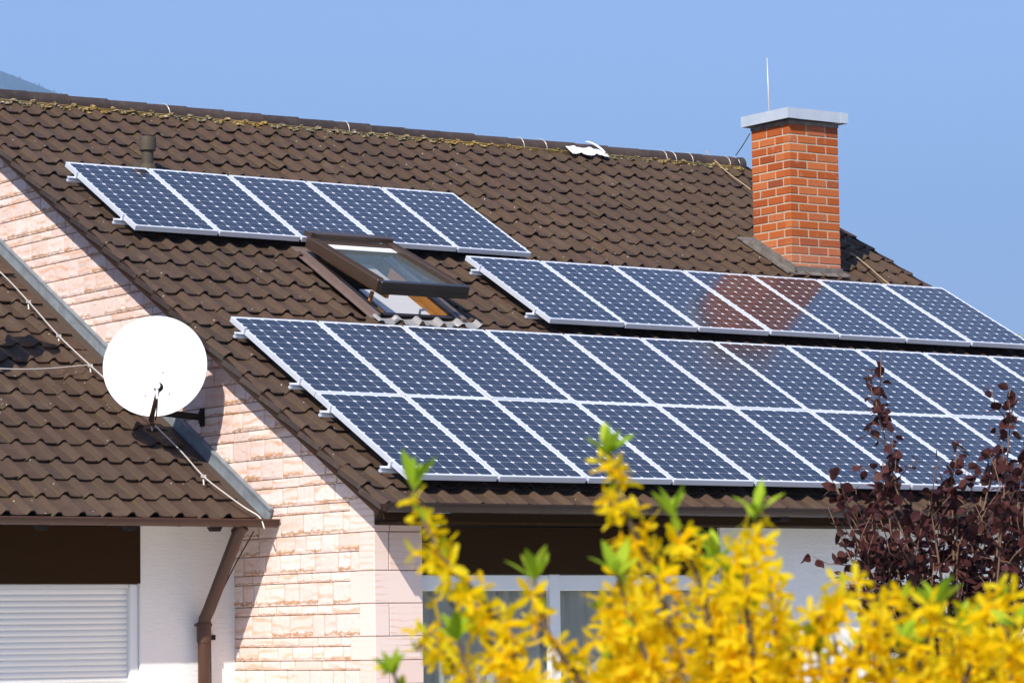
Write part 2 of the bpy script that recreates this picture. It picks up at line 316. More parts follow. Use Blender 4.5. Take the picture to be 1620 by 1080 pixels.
# ------------------------------------------------------------------ tiles
ROLLC=.26
def tprof(t):          # height of one tile across its width, t in 0..1
    d=abs(t-ROLLC)/.215
    if d<1:
        q=max(0,(d-.22)/.78); return .034*(1-q*q*(3-2*q))
    return -.004*math.sin((t-.5)/.5*math.pi) if .5<t<=1 else 0.
def tile_field(b,u0,pitch,cols,v0,course,rows,h,cc=0.,hole=None,clipmax=None,seed=1,jit=1.,ext=0.,ev=0.):
    r=random.Random(seed); ts=[0,.03,.08,.13,.18,.22,.26,.30,.34,.39,.44,.49,.6,.8,.97,1.0]
    for j in range(rows):
        for i in range(cols):
            uu=u0+i*pitch; vv=v0+j*course+(ev if j==0 else 0)
            tt=ts+[1+ext/pitch] if (ext and i==cols-1) else ts
            if hole:
                if any(hu0<uu+pitch*.5<hu1 and hv0<vv+.12<hv1 for hu0,hu1,hv0,hv1 in hole): continue
            du=r.gauss(0,.0026)*jit; dv=r.gauss(0,.006)*jit; dh=r.gauss(0,.0020)*jit; tw=r.gauss(0,.009)*jit
            ln=course+.055; vs=[];fs=[];uvs=[]
            vl=[0,.06,.5,1.0]
            m=len(tt)
            for q in vl:
                for t in tt:
                    hh=h+dh+.026*(1-q*ln/course)+tprof(t)*(1.0 if q<.3 else .97)+tw*(t-.5)
                    if q==0: hh-=.003
                    if t==0 : hh-=.011
                    vs.append(roofp(uu+du+t*pitch*1.006,vv+dv+q*ln,hh,cc))
            # front lip, lower edge
            for t in tt:
                hh=h+dh+.026+tprof(t)*.90+tw*(t-.5)-(.012 if tprof(t)>.012 else .019)
                vs.append(roofp(uu+du+t*pitch*1.006,vv+dv+.002,hh,cc))
            for q in range(len(vl)-1):
                for k in range(m-1):
                    fs.append((q*m+k,q*m+k+1,(q+1)*m+k+1,(q+1)*m+k))
                    uvs+=[(tt[k],vl[q]),(tt[k+1],vl[q]),(tt[k+1],vl[q+1]),(tt[k],vl[q+1])]
            o=len(vl)*m
            for k in range(m-1):
                fs.append((o+k,o+k+1,k+1,k)); uvs+=[(tt[k],0),(tt[k+1],0),(tt[k+1],0),(tt[k],0)]
            b.add(vs,fs,uvs)
HOUSE=(4.5,0.,GZ); XG0=-.10
house=thing('house','large house with brown tiled roof, sandstone gable and red brick chimney','house',HOUSE)
U0,U1=-.33,9.39; VE=-3.225; HT=-.152; PITCH=(U1-U0)/46
WU0,WU1,WV0,WV1=1.66,2.57,.40,1.78            # roof window opening
CH=(7.60,8.245,1.95,2.55)                      # chimney x0,x1,y0,y1
b=MB()
tile_field(b,U0,PITCH,46,VE,.33,26,HT,ev=.0,hole=[(WU0,WU1,WV0+.05,WV1),(CH[0]+.05,CH[1]-.02,2.3,2.75)])
roof=b.build('roof',tile,house,autosm=50)
# underlay deck (two slopes with a cut for the window), verge tiles and boards are parts of the roof
b=MB()
def deck(u0,u1,v0,v1,t=.02,h=HT-.035): b.box(u0,u1,v0,v1,h-t,h,M=lambda u,v,hh:roofp(u,v,hh))
deck(U0+.03,WU0,VE+.30,5.38); deck(WU1,U1-.03,VE+.30,5.38); deck(WU0,WU1,VE+.30,WV0); deck(WU0,WU1,WV1,5.38)
b.build('roof_deck',wood,roof)
b=MB(); YR=5.40*CT+.12*ST; ZR=5.40*ST-.14*CT
b.add([(U0,YR,ZR),(U1,YR,ZR),(U1,YR+7.2,ZR-7.2*TT),(U0,YR+7.2,ZR-7.2*TT)],[(0,1,2,3)],[(.6,.5)]*4)
b.build('rear_roof_slope',tile,roof)
for ua in (U0+.012,U1-.03):
    b=MB(); b.box(ua,ua+.02,VE+.04,5.40,HT-.075,HT+.016,M=lambda u,v,h:roofp(u,v,h)); b.build('verge_board',barge,roof)
for (ua,ub) in ((U0-.004,U0+.010),(U1-.008,U1+.006)):
    b=MB()
    for k in range(26):       # down-turned flange of each verge tile
        v=VE+k*.33; b.box(ua,ub,v+.004,v+.34,0,1,M=lambda u,vv,h,v=v:roofp(u,vv,HT+.028*(1-(vv-v)/.33)+(-.040 if h<.5 else .002)))
    b.build('verge_tile_flange',ridge_m,roof)
# soffit
b=MB(); b.box(XG0+.012,U1-.04,-2.74,-2.20,-1.79,-1.775); b.build('soffit',wood,roof)
# ridge tiles
b=MB(); Y0,Z0=YR,ZR+.035; k=0; x=U0-.03
while x<9.22:
    ln=.43+R.uniform(-.012,.012); r0,r1=.105,.097; dy=R.uniform(-.004,.004); dz=R.uniform(-.004,.004); ns=10; vs=[];fs=[]
    sag=-.02*math.sin(math.pi*(x+.3)/9.6)
    for (xx,rr) in ((x,r1),(x+ln*.97,r0),(x+ln+.035,r0+.002),(x+ln+.035,r0-.016)):
        for q in range(ns+1):
            t=math.radians(-18)+math.radians(216)*q/ns
            vs.append((min(xx,9.27),Y0+dy-rr*math.cos(t),Z0+dz+sag+rr*math.sin(t)*.92-.03))
    for a in range(3):
        for q in range(ns): fs.append((a*(ns+1)+q,(a+1)*(ns+1)+q,(a+1)*(ns+1)+q+1,a*(ns+1)+q+1))
    b.add(vs,fs); x+=ln
ridge=b.build('ridge',ridge_m,roof,autosm=45)
b=MB()
ico=[(0,0,1),(.9,0,.3),(.28,.85,.3),(-.73,.53,.3),(-.73,-.53,.3),(.28,-.85,.3),(.73,.53,-.4),(-.28,.85,-.4),(-.9,0,-.4),(-.28,-.85,-.4),(.73,-.53,-.4)]
icf=[(0,1,2),(0,2,3),(0,3,4),(0,4,5),(0,5,1),(1,6,2),(2,6,7),(2,7,3),(3,7,8),(3,8,4),(4,8,9),(4,9,5),(5,9,10),(5,10,1),(1,10,6)]
def lump(b,p,s,r,fl=.6):
    b.add([(p[0]+s*q[0]*r.uniform(.7,1.3),p[1]+s*q[1]*r.uniform(.7,1.3),p[2]+fl*s*q[2]*r.uniform(.7,1.3)) for q in ico],icf)
for i in range(3600):
    u=R.uniform(U0,9.2); 
    if 6.35<u<6.9 and R.random()<.8: continue
    dens=.5+.5*noise.noise(Vector((u*.9,3,0)))+(.35 if u<5 else -.05)
    if R.random()>dens*1.25-.15: continue
    v=5.31-abs(R.gauss(0,.035)); t=((u-U0)/PITCH)%1
    lump(b,roofp(u,v,HT+.012+tprof(t)*.9+R.uniform(0,.02)),R.uniform(.008,.026)*(1.4 if R.random()<.06 else 1),R,.45)
b.box(U0,9.2,5.285,5.36,HT-.02,HT+.046,M=lambda u,v,h:roofp(u,v,h))
b.build('mortar_bedding',bed_m,roof)
for px,lean in ((270,.3),(556,.1),(826,.25),(862,.3),(1051,.1),(1066,.25),(1092,.1),(1151,.1),(1166,.1)):
    u,_=on_roof(px,(138+.0995*px)+2 if px<700 else 140+.092*px,-.02)
    pts=[]
    for q in range(8):
        t=math.radians(-12)+math.radians(110)*q/7; pts.append((u-lean*.10*q/7,Y0-.117*math.cos(t),Z0+.112*math.sin(t)*.95-.03-.018))
    b=MB(); b.tube(pts,.0032,5); b.build('ridge_clip',steel,roof)
# gable wall and front wall ------------------------------------------------
XG,YC=-.10,-2.28
ZB=GZ
b=MB()   # mortar core of the gable (a thick slab with the roof's slope) and the front return
def zr(y): return TT*y+(HT-.045)/CT
def zr2(y): return min(zr(y), zr(YR)-TT*(y-YR))
yb=YR+6.6
core=[(YC+.012,ZB),(YC+.012,zr(YC)),(YR,zr(YR)),(yb,zr2(yb)),(yb,ZB)]
vs=[(XG+.0075,y,z) for y,z in core]+[(XG+.30,y,z) for y,z in core]
b.add(vs,[(4,3,2,1,0),(5,6,7,8,9)]+[(i,(i+1)%5,(i+1)%5+5,i+5) for i in range(5)])
b.box(XG+.31,.335,YC+.012,YC+.30,ZB,-1.79)
wall=b.build('gable_wall',joint_m,house)
# stones
def stone_block(b,M,a0,a1,z0,z1,rough,clip=None,r=R):
    """M(a,z,out) maps wall coordinates to world; the face is a displaced grid"""
    na=max(3,int((a1-a0)/.026)) if rough else 2; nz=max(3,int((z1-z0)/.022)) if rough else 2; off=r.uniform(0,100); bul=r.uniform(.3,1.)
    vs=[];fs=[];uvv=[];uvs=[]
    ea,ez=.004/(a1-a0),.004/(z1-z0); S_=[0,ea]+[k/na for k in range(1,na)]+[1-ea,1]; T_=[0,ez]+[k/nz for k in range(1,nz)]+[1-ez,1]; na=len(S_)-1; nz=len(T_)-1
    for j in range(nz+1):
        for i in range(na+1):
            s,t=S_[i],T_[j]; a=a0+(a1-a0)*s; z=z0+(z1-z0)*t
            e=min(s,1-s)*(a1-a0); f=min(t,1-t)*(z1-z0); edge=min(1,min(e,f)/.014)
            o=0.
            if rough:
                o=.002+edge*(.004*bul+.004*noise.noise(Vector((a*9+off,z*9,off)))+.004*noise.noise(Vector((a*30,z*34+off,3))))
                if t<.28: o+=edge*.010*max(0,noise.noise(Vector((a*16+off,off,5)))+.25)      # proud split lip low on the face
            else: o=.003*edge+.001
            if min(s,1-s)==0 or min(t,1-t)==0: o=-.006
            elif not rough: o=.002
            if clip: z=min(z,clip(a)-.004)
            vs.append(M(a,z,o)); uvv.append((s,t))
    for j in range(nz):
        for i in range(na):
            q=j*(na+1)+i; f_=(q,q+1,q+na+2,q+na+1); fs.append(f_); uvs+=[uvv[x_] for x_ in f_]
    b.add(vs,fs,uvs)
# course levels measured down the corner
lv=[]; pat=[.165,.155,.130,.073,.170,.078,.168,.075,.110,.073]
z=-1.845+.002; up=[.075,.16,.15,.078,.155,.165,.08,.14,.16,.075]
z=-2.138; zz=z; k=0
down=[.074,.175,.072,.175,.072,.108,.072,.16,.075,.17,.08,.15,.075,.16,.07,.15,.08,.16]
levels=[z]
for d in down:
    zz-=d
    if zz<ZB: break
    levels.insert(0,zz)
upseq=[.150,.142,.168,.068,.150,.075,.165,.160,.078,.155,.075,.168,.150,.072]
zz=z;k=0
while zz<2.7: zz+=upseq[k%len(upseq)]; k+=1; levels.append(zz)
Mg=lambda a,z,o:(XG-o,-a,z)       # a runs towards the front (-y)
b=MB(); bq=MB();g=.0045
for li in range(len(levels)-1):
    z0,z1=levels[li]+g/2,levels[li+1]-g/2
    ymax=min(5.6,yb)                         # far end hidden behind the roofs
    ytop=(z0+.05)/TT+.35
    if z0>zr(YC): ystart=(z0-(HT-.045)/CT)/TT
    else: ystart=YC
    # smooth quoin at the corner, widths alternate with the pair of courses
    a=-ymax; aend=-ystart
    if z0<zr(YC)-.02:
        qw=.21 if (li//2)%2 else .34; qa=-YC-qw
    else: qa=aend+.02
    while a<qa-.001:
        wd=R.choice([.17,.22,.26,.28,.30,.34]) if z1-z0>.09 else R.choice([.22,.28,.34,.4]); a2=min(a+wd,qa)
        if qa-a2<.10: a2=qa
        if -a2 < 6 and (z0<zr(-a-.0)+.1):
            stone_block(b,Mg,a+.0065,min(a2,aend+.6)-.0065,z0,z1,True,clip=lambda aa:zr2(-aa)-.002)
        a=a2
# quoins: blocks spanning pairs of courses seen smooth on both faces
Mf=lambda a,z,o:(a,YC-o,z)
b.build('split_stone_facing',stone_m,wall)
qz=[-1.58,-1.845,-2.138,-2.385,-2.632,-2.812,-2.99,-3.16,-3.34,-3.55,-3.75,-4.0,-4.3]
for i in range(len(qz)-1):
    z1,z0=qz[i],qz[i+1]
    z1-=g/2; z0+=g/2
    long=(i%2==0)
    # face on the gable side
    qw=.34 if long else .21
    stone_block(bq,Mg,-YC-qw+g/2,-YC,z0,z1,False,clip=(lambda aa:zr2(-aa)-.002) if i==0 else None)
    if i==0: z1=-1.795
    w1=.425
    if i in (0,): segs=[(XG,.04),(.04+g,.335)]
    elif i%2==0: segs=[(XG,.335)] if i!=6 else [(XG,.335)]
    else: segs=[(XG,.030),(.030+g,.335)]
    for a0,a1 in segs: stone_block(bq,Mf,a0,a1,z0,z1,False)
bq.build('sawn_corner_stone',quoin_m,wall)
# front white wall with window openings
YW=YC+.02
XA,XB,XC,XD=.337,3.245,4.85,6.6         # board/window 1 from XA to XB, wall XB..XC, window 2 XC..XD
b=MB(); 
b.box(XB,XC,YW,YW+.3,ZB,-1.79); b.box(XC,XD,YW,YW+.3,-2.15,-1.79); b.box(XD,U1-.25,YW,YW+.3,ZB,-1.79)
b.box(XC,XD,YW,YW+.3,ZB,-3.35)
b.build('front_wall',plaster,house)
b=MB(); b.box(.30,XB+.2,2.0,2.1,ZB,-1.8); b.box(.2,U1-.25,YR+6.4,YR+6.5,ZB,-1.8); b.box(U1-.25,U1-.05,YC+.3,YR+6.5,ZB,-1.6); 
b.add([(U1-.20,YC+.3,-1.6),(U1-.20,YR,zr(YR)),(U1-.20,YR+6.5,-1.6)],[(0,1,2)])
b.build('rear_wall',plaster,house)
b=MB(); b.bbox(XA,XB-.003,YW+.03,YW+.20,-2.165,-1.80,.004); b.build('shutter_box',wood,house)
def window(x0,x1,z0,z1,y,mull,rail,nm='window'):
    b=MB(); b.bbox(x0,x1,y,y+.06,z1-rail,z1,.006); b.bbox(x0,x0+.05,y,y+.06,z0,z1-rail,.006); b.bbox(x1-.05,x1,y,y+.06,z0,z1-rail,.006); b.bbox(x0+.05,x1-.05,y,y+.06,z0,z0+.07,.006)
    for m in mull: b.bbox(m-.052,m+.052,y-.012,y+.05,z0,z1+.004,.006)
    wo=b.build(nm,pvc,house)
    b=MB()
    xs=[x0+.05]+[q for m in mull for q in (m-.05,m+.05)]+[x1-.05]
    for q in range(0,len(xs),2): b.box(xs[q],xs[q+1],y+.035,y+.041,z0+.07,z1-rail)
    b.build('pane',glass,wo)
    b=MB(); n=int((x1-x0)/.018); vs=[];fs=[]
    for q in range(n+1):
        xx=x0+.03+(x1-x0-.06)*q/n; yy=y+.10+.028*math.sin(xx*39+2.2*math.sin(xx*5.3))+.01*math.sin(xx*97)
        vs+=[(xx,yy,z0+.02),(xx,yy+.004,z1-.02)]
    for q in range(n): fs.append((2*q,2*q+2,2*q+3,2*q+1))
    b.add(vs,fs); b.build('curtain',curt,wo,smooth=True)
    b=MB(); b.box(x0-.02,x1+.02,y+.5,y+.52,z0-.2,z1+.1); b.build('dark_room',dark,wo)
    return wo
window(XA+.002,XB-.002,GZ+.1,-2.168,YW+.07,[1.63],.125)
window(XC,XD,-3.345,-2.152,YW+.06,[5.7],.10)
# gutter of the main roof
def gutter(b,x0,x1,y,z,r,lip=.006,n=10,t=.004):
    vs=[];fs=[]
    prof=[]
    for q in range(n+1):
        a=math.pi*(1+q/n); prof.append((y+r*math.cos(a)*-1,z+r*math.sin(a)))
    prof=[(y-r*math.cos(math.pi*q/n),z-r*math.sin(math.pi*q/n)) for q in range(n+1)]
    inner=[(y-(r-t)*math.cos(math.pi*q/n),z-(r-t)*math.sin(math.pi*q/n)) for q in range(n,-1,-1)]
    loop=prof+inner; m=len(loop)
    for xx in (x0,x1): vs+=[(xx,p[0],p[1]) for p in loop]
    for q in range(m): fs.append((q,(q+1)%m,m+(q+1)%m,m+q))
    fs.append(tuple(range(m-1,-1,-1))); fs.append(tuple(range(m,2*m)))
    b.add(vs,fs)
    b.tube([(x0,y-r-.001,z+.001),(x1,y-r-.001,z+.001)],lip*1.4,6)
    for xx in (x0,x1-.004):  # end caps
        cap=[(xx,p[0],p[1]) for p in prof]; c2=[(xx+.004,p[0],p[1]) for p in prof]; k=len(prof)
        b.add(cap+c2,[tuple(range(k)),tuple(range(2*k-1,k-1,-1))])
GX0=-.345
b=MB(); gutter(b,GX0,U1+.02,-2.815,-1.662,.064)
for xx in (1.05,3.9,6.6): # joint sleeves
    n=10; pr=[(-2.815-.067*math.cos(math.pi*q/n),-1.662-.067*math.sin(math.pi*q/n)) for q in range(n+1)]
    for dx in (0,.05): pass
    vs=[(xx+dx,p[0],p[1]) for dx in (0,.03) for p in pr]; b.add(vs,[(q,q+1,n+2+q,n+1+q) for q in range(n)])
gm=b.build('gutter',gutd,house,autosm=35)
for xx in (3.42,4.08,4.74,5.4,6.3,7.2):
    b=MB(); b.box(xx,xx+.10,-2.82,-2.741,-1.755,-1.728); b.build('rafter_tail',blk,house)
b=MB(); b.box(U0+.03,U1-.03,-2.735,-2.715,-1.774,-1.725); b.build('fascia_board',wood,house)
# ------------------------------------------------------------------ chimney
b=MB(); x0,x1,y0,y1=CH; ct=2.495; hc=.0863; jt=.0150
b.box(x0+.006,x1-.006,y0+.006,y1-.006,.2,ct)
chim=b.build('chimney',bmort,house)
b=MB(); zt=2.345; ztop=ct
def br(b,*a): b.bbox(*a,.004)
W_=x1-x0; D_=y1-y0; z=zt; row=0
rows_=[(zt+jt*.2,ct-.03)]; k=0
zz=zt
while zz>.85:
    rows_.append((zz-hc+jt/2,zz-jt/2)); zz-=hc
rows_[0]=(zt+jt/2,ct-.045)
for ri,(a,c) in enumerate(rows_):
    odd=ri%2
    # front face (faces -y): alternately half brick then stretchers
    segs=[]; xx=x0; wds=[.235,.25,.30] if not odd else [.115,.25,.30]
    for w_ in wds:
        e=min(xx+w_,x1)
        if e-xx>.02: segs.append((xx,e-jt if e<x1 else x1))
        xx+=w_
        if xx>=x1: break
    for i,(s,e) in enumerate(segs):
        jj=R.uniform(-.0012,.0012); br(b,s,e,y0+jj,y0+.09,a,c)
    # left face (faces -x): the corner brick's other side, then stretchers going back
    segs=[]; yy=y0+.0905; wds=[.0265,.25,.25,.2] if not odd else [.145,.25,.25]
    first=True; yy=y0+(.115 if not odd else .235)
    br(b,x0-.0005,x0+.085,y0+.0915,yy-jt,a,c)
    while yy<y1-.02:
        e=min(yy+.25,y1); jj=R.uniform(-.0012,.0012); br(b,x0+jj,x0+.085,yy,e-jt if e<y1 else y1,a,c); yy+=.25
    for (s,e) in ((x0+.09,x0+.32),(x0+.33,x1)): br(b,s,e,y1-.085,y1+.001,a,c)
    for (s,e) in ((y0+.095,y0+.30),(y0+.31,y1-.09)): br(b,x1-.085,x1+.001,s,e,a,c)
b.build('brickwork',brick,chim)
b=MB(); b.box(x0-.004,x1+.004,y0-.004,y1+.004,ct-.043,ct-.001); b.build('mortar_collar',lead,chim)
b=MB(); ov=.072; z0,z1=ct,ct+.108; t=.006
b.box(x0-ov+t+.001,x1+ov-t-.001,y0-ov+t+.001,y1+ov-t-.001,z0+.012,z1-.012)
for (a0,a1,c0,c1) in ((x0-ov,x0-ov+t,y0-ov,y1+ov),(x1+ov-t,x1+ov,y0-ov,y1+ov)): b.box(a0,a1,c0,c1,z0,z1)
b.box(x0-ov+t,x1+ov-t,y0-ov,y0-ov+t,z0-.0,z1-.0005); b.box(x0-ov+t,x1+ov-t,y1+ov-t,y1+ov,z0,z1-.0005)
b.box(x0-ov-.003,x0-ov+.12,y0-ov-.003,y0-ov-.0005,z0+.002,z1-.002); b.box(x1+ov-.09,x1+ov+.003,y0-ov-.003,y0-ov-.0005,z0+.002,z1-.002)
xm=(x0+x1)/2; ym=(y0+y1)/2
b.add([(x0-ov,y0-ov,z1-.001),(x1+ov,y0-ov,z1-.001),(x1+ov,y1+ov,z1-.001),(x0-ov,y1+ov,z1-.001),(xm,ym,z1+.02)],[(0,1,4),(1,2,4),(2,3,4),(3,0,4)])
b.build('cap',zinc,chim)
# chimney flashings on the roof
b=MB(); ra=lambda u,v,h:roofp(u,v,h)
vf=lambda y,h: (y+h*ST)/CT
HF=HT+.05
v0c=vf(y0,HF); v1c=vf(y1,HF)
b.box(x0-.02,x1+.02,v0c-.09,v0c-.002,HF-.006,HF+.004,M=ra)       # apron
b.box(x0-.012,x1+.012,0,.012,0,1,M=lambda u,d,h:(u,y0-.014+d*.9,roofp(0,v0c,HF)[2]-.05+h*.10))
b.box(x0-.105,x0-.013,v0c-.08,v1c+.05,HF-.004,HF+.008,M=ra)       # left soaker
b.box(x0-.10,x0-.088,v0c-.08,v1c+.05,HF+.008,HF+.018,M=ra); b.box(x0-.07,x0-.055,v0c-.08,v1c+.05,HF+.008,HF+.018,M=ra)
b.box(x0-.013,x0-.002,v0c-.06,v1c+.03,HF,HF+.07,M=ra); b.box(x1+.002,x1+.07,v0c-.08,v1c+.05,HF-.004,HF+.008,M=ra)
b.box(x0-.1,x1+.1,v1c+.05,v1c+.16,HF-.004,HF+.008,M=ra)
b.build('flashing',lead,chim)
# ------------------------------------------------------------------ roof window
win=MB(); HFv=-.085
def rb(b,u0,u1,v0,v1,h0,h1): b.bbox(u0,u1,v0,v1,h0,h1,.004,M=ra)
rb(win,WU0+.03,WU0+.085,WV0+.02,WV1,-.26,HFv); rb(win,WU1-.085,WU1-.03,WV0+.02,WV1,-.26,HFv); rb(win,WU0+.085,WU1-.085,WV0+.02,WV0+.075,-.26,HFv-.012); rb(win,WU0+.085,WU1-.085,WV1-.055,WV1,-.26,HFv-.001)
wno=win.build('roof_window',sashd,house)
b=MB()   # side flashings: upstand and flat, top hood
b.box(WU0-.015,WU0+.028,WV0-.02,WV1,HT+.02,HFv+.005,M=ra); b.box(WU0-.055,WU0-.016,WV0-.02,WV1+.05,HT+.026,HT+.034,M=ra)
b.box(WU1-.028,WU1+.015,WV0-.02,WV1,HT+.02,HFv+.005,M=ra); b.box(WU1+.016,WU1+.055,WV0-.02,WV1+.05,HT+.026,HT+.034,M=ra)
b.box(WU0-.05,WU1+.05,WV1+.001,WV1+.12,HT+.03,HFv-.01,M=ra)
b.build('flashing',flash_m,wno)
# opened sash: hinged near the top, its lower end lifted
SA=math.radians(5.6); PV=(WV1-.02,-.045)
def sm(u,v,h):   # v: distance down from the hinge (negative), h above sash plane
    return roofp(u,PV[0]+v*math.cos(SA)-h*math.sin(-SA)*1,PV[1]-v*math.sin(SA)+h*math.cos(SA))
LS=1.33; SU0,SU1=WU0+.0,WU1+.0; th_=.105
b=MB()
b.bbox(SU0,SU0+.075,-LS+.07,0,0,th_,.008,M=sm); b.bbox(SU1-.075,SU1,-LS+.07,0,0,th_,.008,M=sm); b.bbox(SU0+.075,SU1-.075,-.10,0,0,th_-.02,.006,M=sm)
b.box(SU0+.020,SU0+.028,-LS+.08,-.02,th_,th_+.010,M=sm); b.box(SU0+.055,SU0+.062,-LS+.08,-.02,th_,th_+.010,M=sm); b.box(SU1-.03,SU1-.02,-LS+.08,-.02,th_,th_+.010,M=sm)
b.box(SU0-.003,SU0-.0005,-LS+.09,-.01,.035,.045,M=sm)
sash=b.build('sash',sashm,wno,autosm=30)
b=MB(); b.bbox(SU0-.002,SU1+.002,-LS,-LS+.069,-.005,th_+.003,.008,M=sm); b.box(SU0+.02,SU1-.02,-LS-.004,-LS-.0005,.055,.060,M=sm)
b.build('bottom_rail',sashd,sash)
b=MB(); b.box(SU0+.076,SU1-.076,-LS+.070,-.101,.052,.058,M=sm); b.build('pane',sash_glass,sash)
b=MB(); b.box(SU0+.078,SU1-.078,-.22,-.102,.062,.070,M=sm); b.build('blind_rail',white_m,sash)
b=MB(); b.box(SU0+.10,SU0+.13,-LS+.05,-.15,-.05,-.005,M=sm); b.build('inner_frame',pine,sash)
b=MB(); b.box(SU0+.01,SU1-.02,-.03,.075,th_-.01,th_+.035,M=sm); b.box(SU0+.01,SU0+.055,-.055,-.031,th_+.001,th_+.05,M=sm); b.build('hood',flash_m if 0 else sashm,sash)
# reveal: pine lining and the white room below
b=MB()
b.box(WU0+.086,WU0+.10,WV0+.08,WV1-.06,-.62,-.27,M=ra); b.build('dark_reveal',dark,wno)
b=MB(); b.box(WU1-.10,WU1-.086,WV0+.076,WV1-.06,-.60,HFv-.03,M=ra); b.build('pine_reveal',pine,wno)
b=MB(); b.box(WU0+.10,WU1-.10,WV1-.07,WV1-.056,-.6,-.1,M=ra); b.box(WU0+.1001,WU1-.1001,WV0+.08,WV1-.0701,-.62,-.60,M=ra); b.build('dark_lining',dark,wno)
b=MB(); b.box(WU0+.12,WU0+.145,WV0+.33,WV0+.36,-.30,-.02,M=ra); b.build('pine_stay',pine,wno)
b=MB(); b.box(WU0+.25,WU1-.21,WV0+.078,WV0+.72,-.17,-.155,M=ra); b.build('white_sill',white_m,wno)
b=MB(); b.box(WU1-.205,WU1-.125,WV0+.078,WV0+.55,-.19,-.175,M=ra); b.build('pine_lining',pine,wno)
b=MB(); b.box(WU1-.33,WU1-.24,WV0+.73,WV1-.12,-.14,-.13,M=ra); b.build('white_slide',white_m,wno)
b=MB(); b.tube([roofp(WU0+.5,WV0+.09,-.12),roofp(WU0+.5,WV0+.10,-.07),roofp(WU0+.56,WV0+.10,-.06)],.012,8); b.build('handle',steel,wno)
# wavy lead apron under the window
b=MB(); n=110; vs=[];fs=[]
for q in range(n+1):
    u=WU0-.06+(WU1-WU0+.16)*q/n; t=((u-U0)/PITCH)%1; lowv=WV0-.145+.015*math.sin(u*21+1)+.010*math.sin(u*53)
    for vv,hh in ((lowv,HT+.040),(WV0-.13,HT+.042),(WV0-.03,HT+.045)): vs.append(roofp(u,vv,hh+tprof(t)*1.02))
for q in range(n):
    for k in range(2): a=q*3+k; fs.append((a,a+3,a+4,a+1))
b.add(vs,fs); b.build('apron',apron_m,wno,smooth=True)
# ------------------------------------------------------------------ vent pipe (fixed in the roof)
uv,vv=1.00,3.62; bx=roofp(uv,vv,HT+.02)
b=MB(); b.lathe([(.105,-.02),(.09,.03),(.072,.07),(.060,.085)],bx,n=28); b.lathe([(.055,.05),(.055,.30)],bx,n=28)
b.lathe([(.072,.21),(.076,.21),(.078,.325),(.074,.337),(.0,.342)],bx,n=28)
b.box(uv-.11,uv+.12,vv-.22,vv+.16,HT+.036,HT+.05,M=ra)
b.build('vent_pipe',ventm,house,autosm=40)
# ------------------------------------------------------------------ annex (lower building on the left)
CE=-1.24; AX0=-6.0; HA=0.0
annex=thing('annex','lower annex with brown tiled roof and white plaster wall left of the sandstone gable','house',(-3,2,GZ))
AV0=-.905; AP=.2119; xr_=-.345; ncols=26
b=MB(); tile_field(b,xr_-AP*ncols,AP,ncols,AV0,.3225,22,-.030,cc=CE,seed=5,ext=.095)
ar=b.build('roof',tile,annex,autosm=50)
b=MB(); b.box(xr_-AP*ncols,XG-.02,AV0+.03,6.3,-.09,-.07,M=lambda u,v,h:roofp(u,v,h,CE)); b.build('roof_deck',wood,ar)
b=MB(); yr_=6.3*CT; zr_=6.3*ST+CE; b.add([(AX0,yr_,zr_),(XG-.02,yr_,zr_),(XG-.02,yr_+6,zr_-3.3),(AX0,yr_+6,zr_-3.3)],[(0,1,2,3)],[(.6,.5)]*4); b.build('rear_roof_slope',tile,ar)
aM=lambda u,v,h:roofp(u,v,h,CE)
b=MB(); b.box(xr_-.03,XG-.016,AV0+.0,6.3,-.060,-.045,M=aM); b.build('valley_gutter',M_('brown_valley',(.075,.052,.038),.6,0,.3),ar)
b=MB(); b.box(XG-.030,XG-.014,AV0-.01,6.3,-.045,.075,M=aM); b.box(XG-.045,XG-.031,AV0-.012,6.3,.055,.073,M=aM); b.build('wall_flashing',oldzinc,ar)
YA=-.20
b=MB(); b.box(-.96,XG-.001,YA,YA+.3,ZB,-1.62); b.box(AX0,-2.9,YA,YA+.3,ZB,-1.62); b.box(-2.9,-.96,YA+.12,YA+.3,-1.76,-1.62); b.build('front_wall',plaster,annex)
b=MB(); b.box(AX0,AX0+.2,YA+.3,10,ZB,-1.7); b.box(AX0,XG,10,10.2,ZB,-1.2); b.build('rear_wall',plaster,annex)
b=MB(); b.bbox(-2.9,-.962,YA-.012,YA+.10,-2.19,-1.74,.004); b.build('shutter_box',wood,annex)
sh=MB(); sh.bbox(-1.035,-.962,YA+.03,YA+.10,ZB+.5,-2.192,.006); sh.bbox(-2.9,-2.83,YA+.03,YA+.10,ZB+.5,-2.192,.006); sh.bbox(-2.83,-1.035,YA+.05,YA+.10,-2.225,-2.192,.004)
wa=sh.build('window',pvc,annex)
b=MB(); z=-2.226; i=0; hs=.046
while z>ZB+.6:     # roller shutter slats, each gently bowed with a groove
    vs=[];fs=[]; pr=[(0,.004),(.12,-.003),(.35,-.0075),(.6,-.0085),(.85,-.006),(.96,-.001),(1,.006)]
    for xx in (-2.83,-1.036): vs+=[(xx,YA+.085+o,z-hs*t) for t,o in pr]
    m=len(pr); fs=[(k,k+1,m+k+1,m+k) for k in range(m-1)]; b.add(vs,fs); z-=hs; i+=1
b.build('roller_shutter',shut_m,wa,autosm=60)
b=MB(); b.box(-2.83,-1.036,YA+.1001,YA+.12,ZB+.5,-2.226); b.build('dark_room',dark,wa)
b=MB(); gutter(b,AX0,XG-.012,-.875,-1.71,.055)
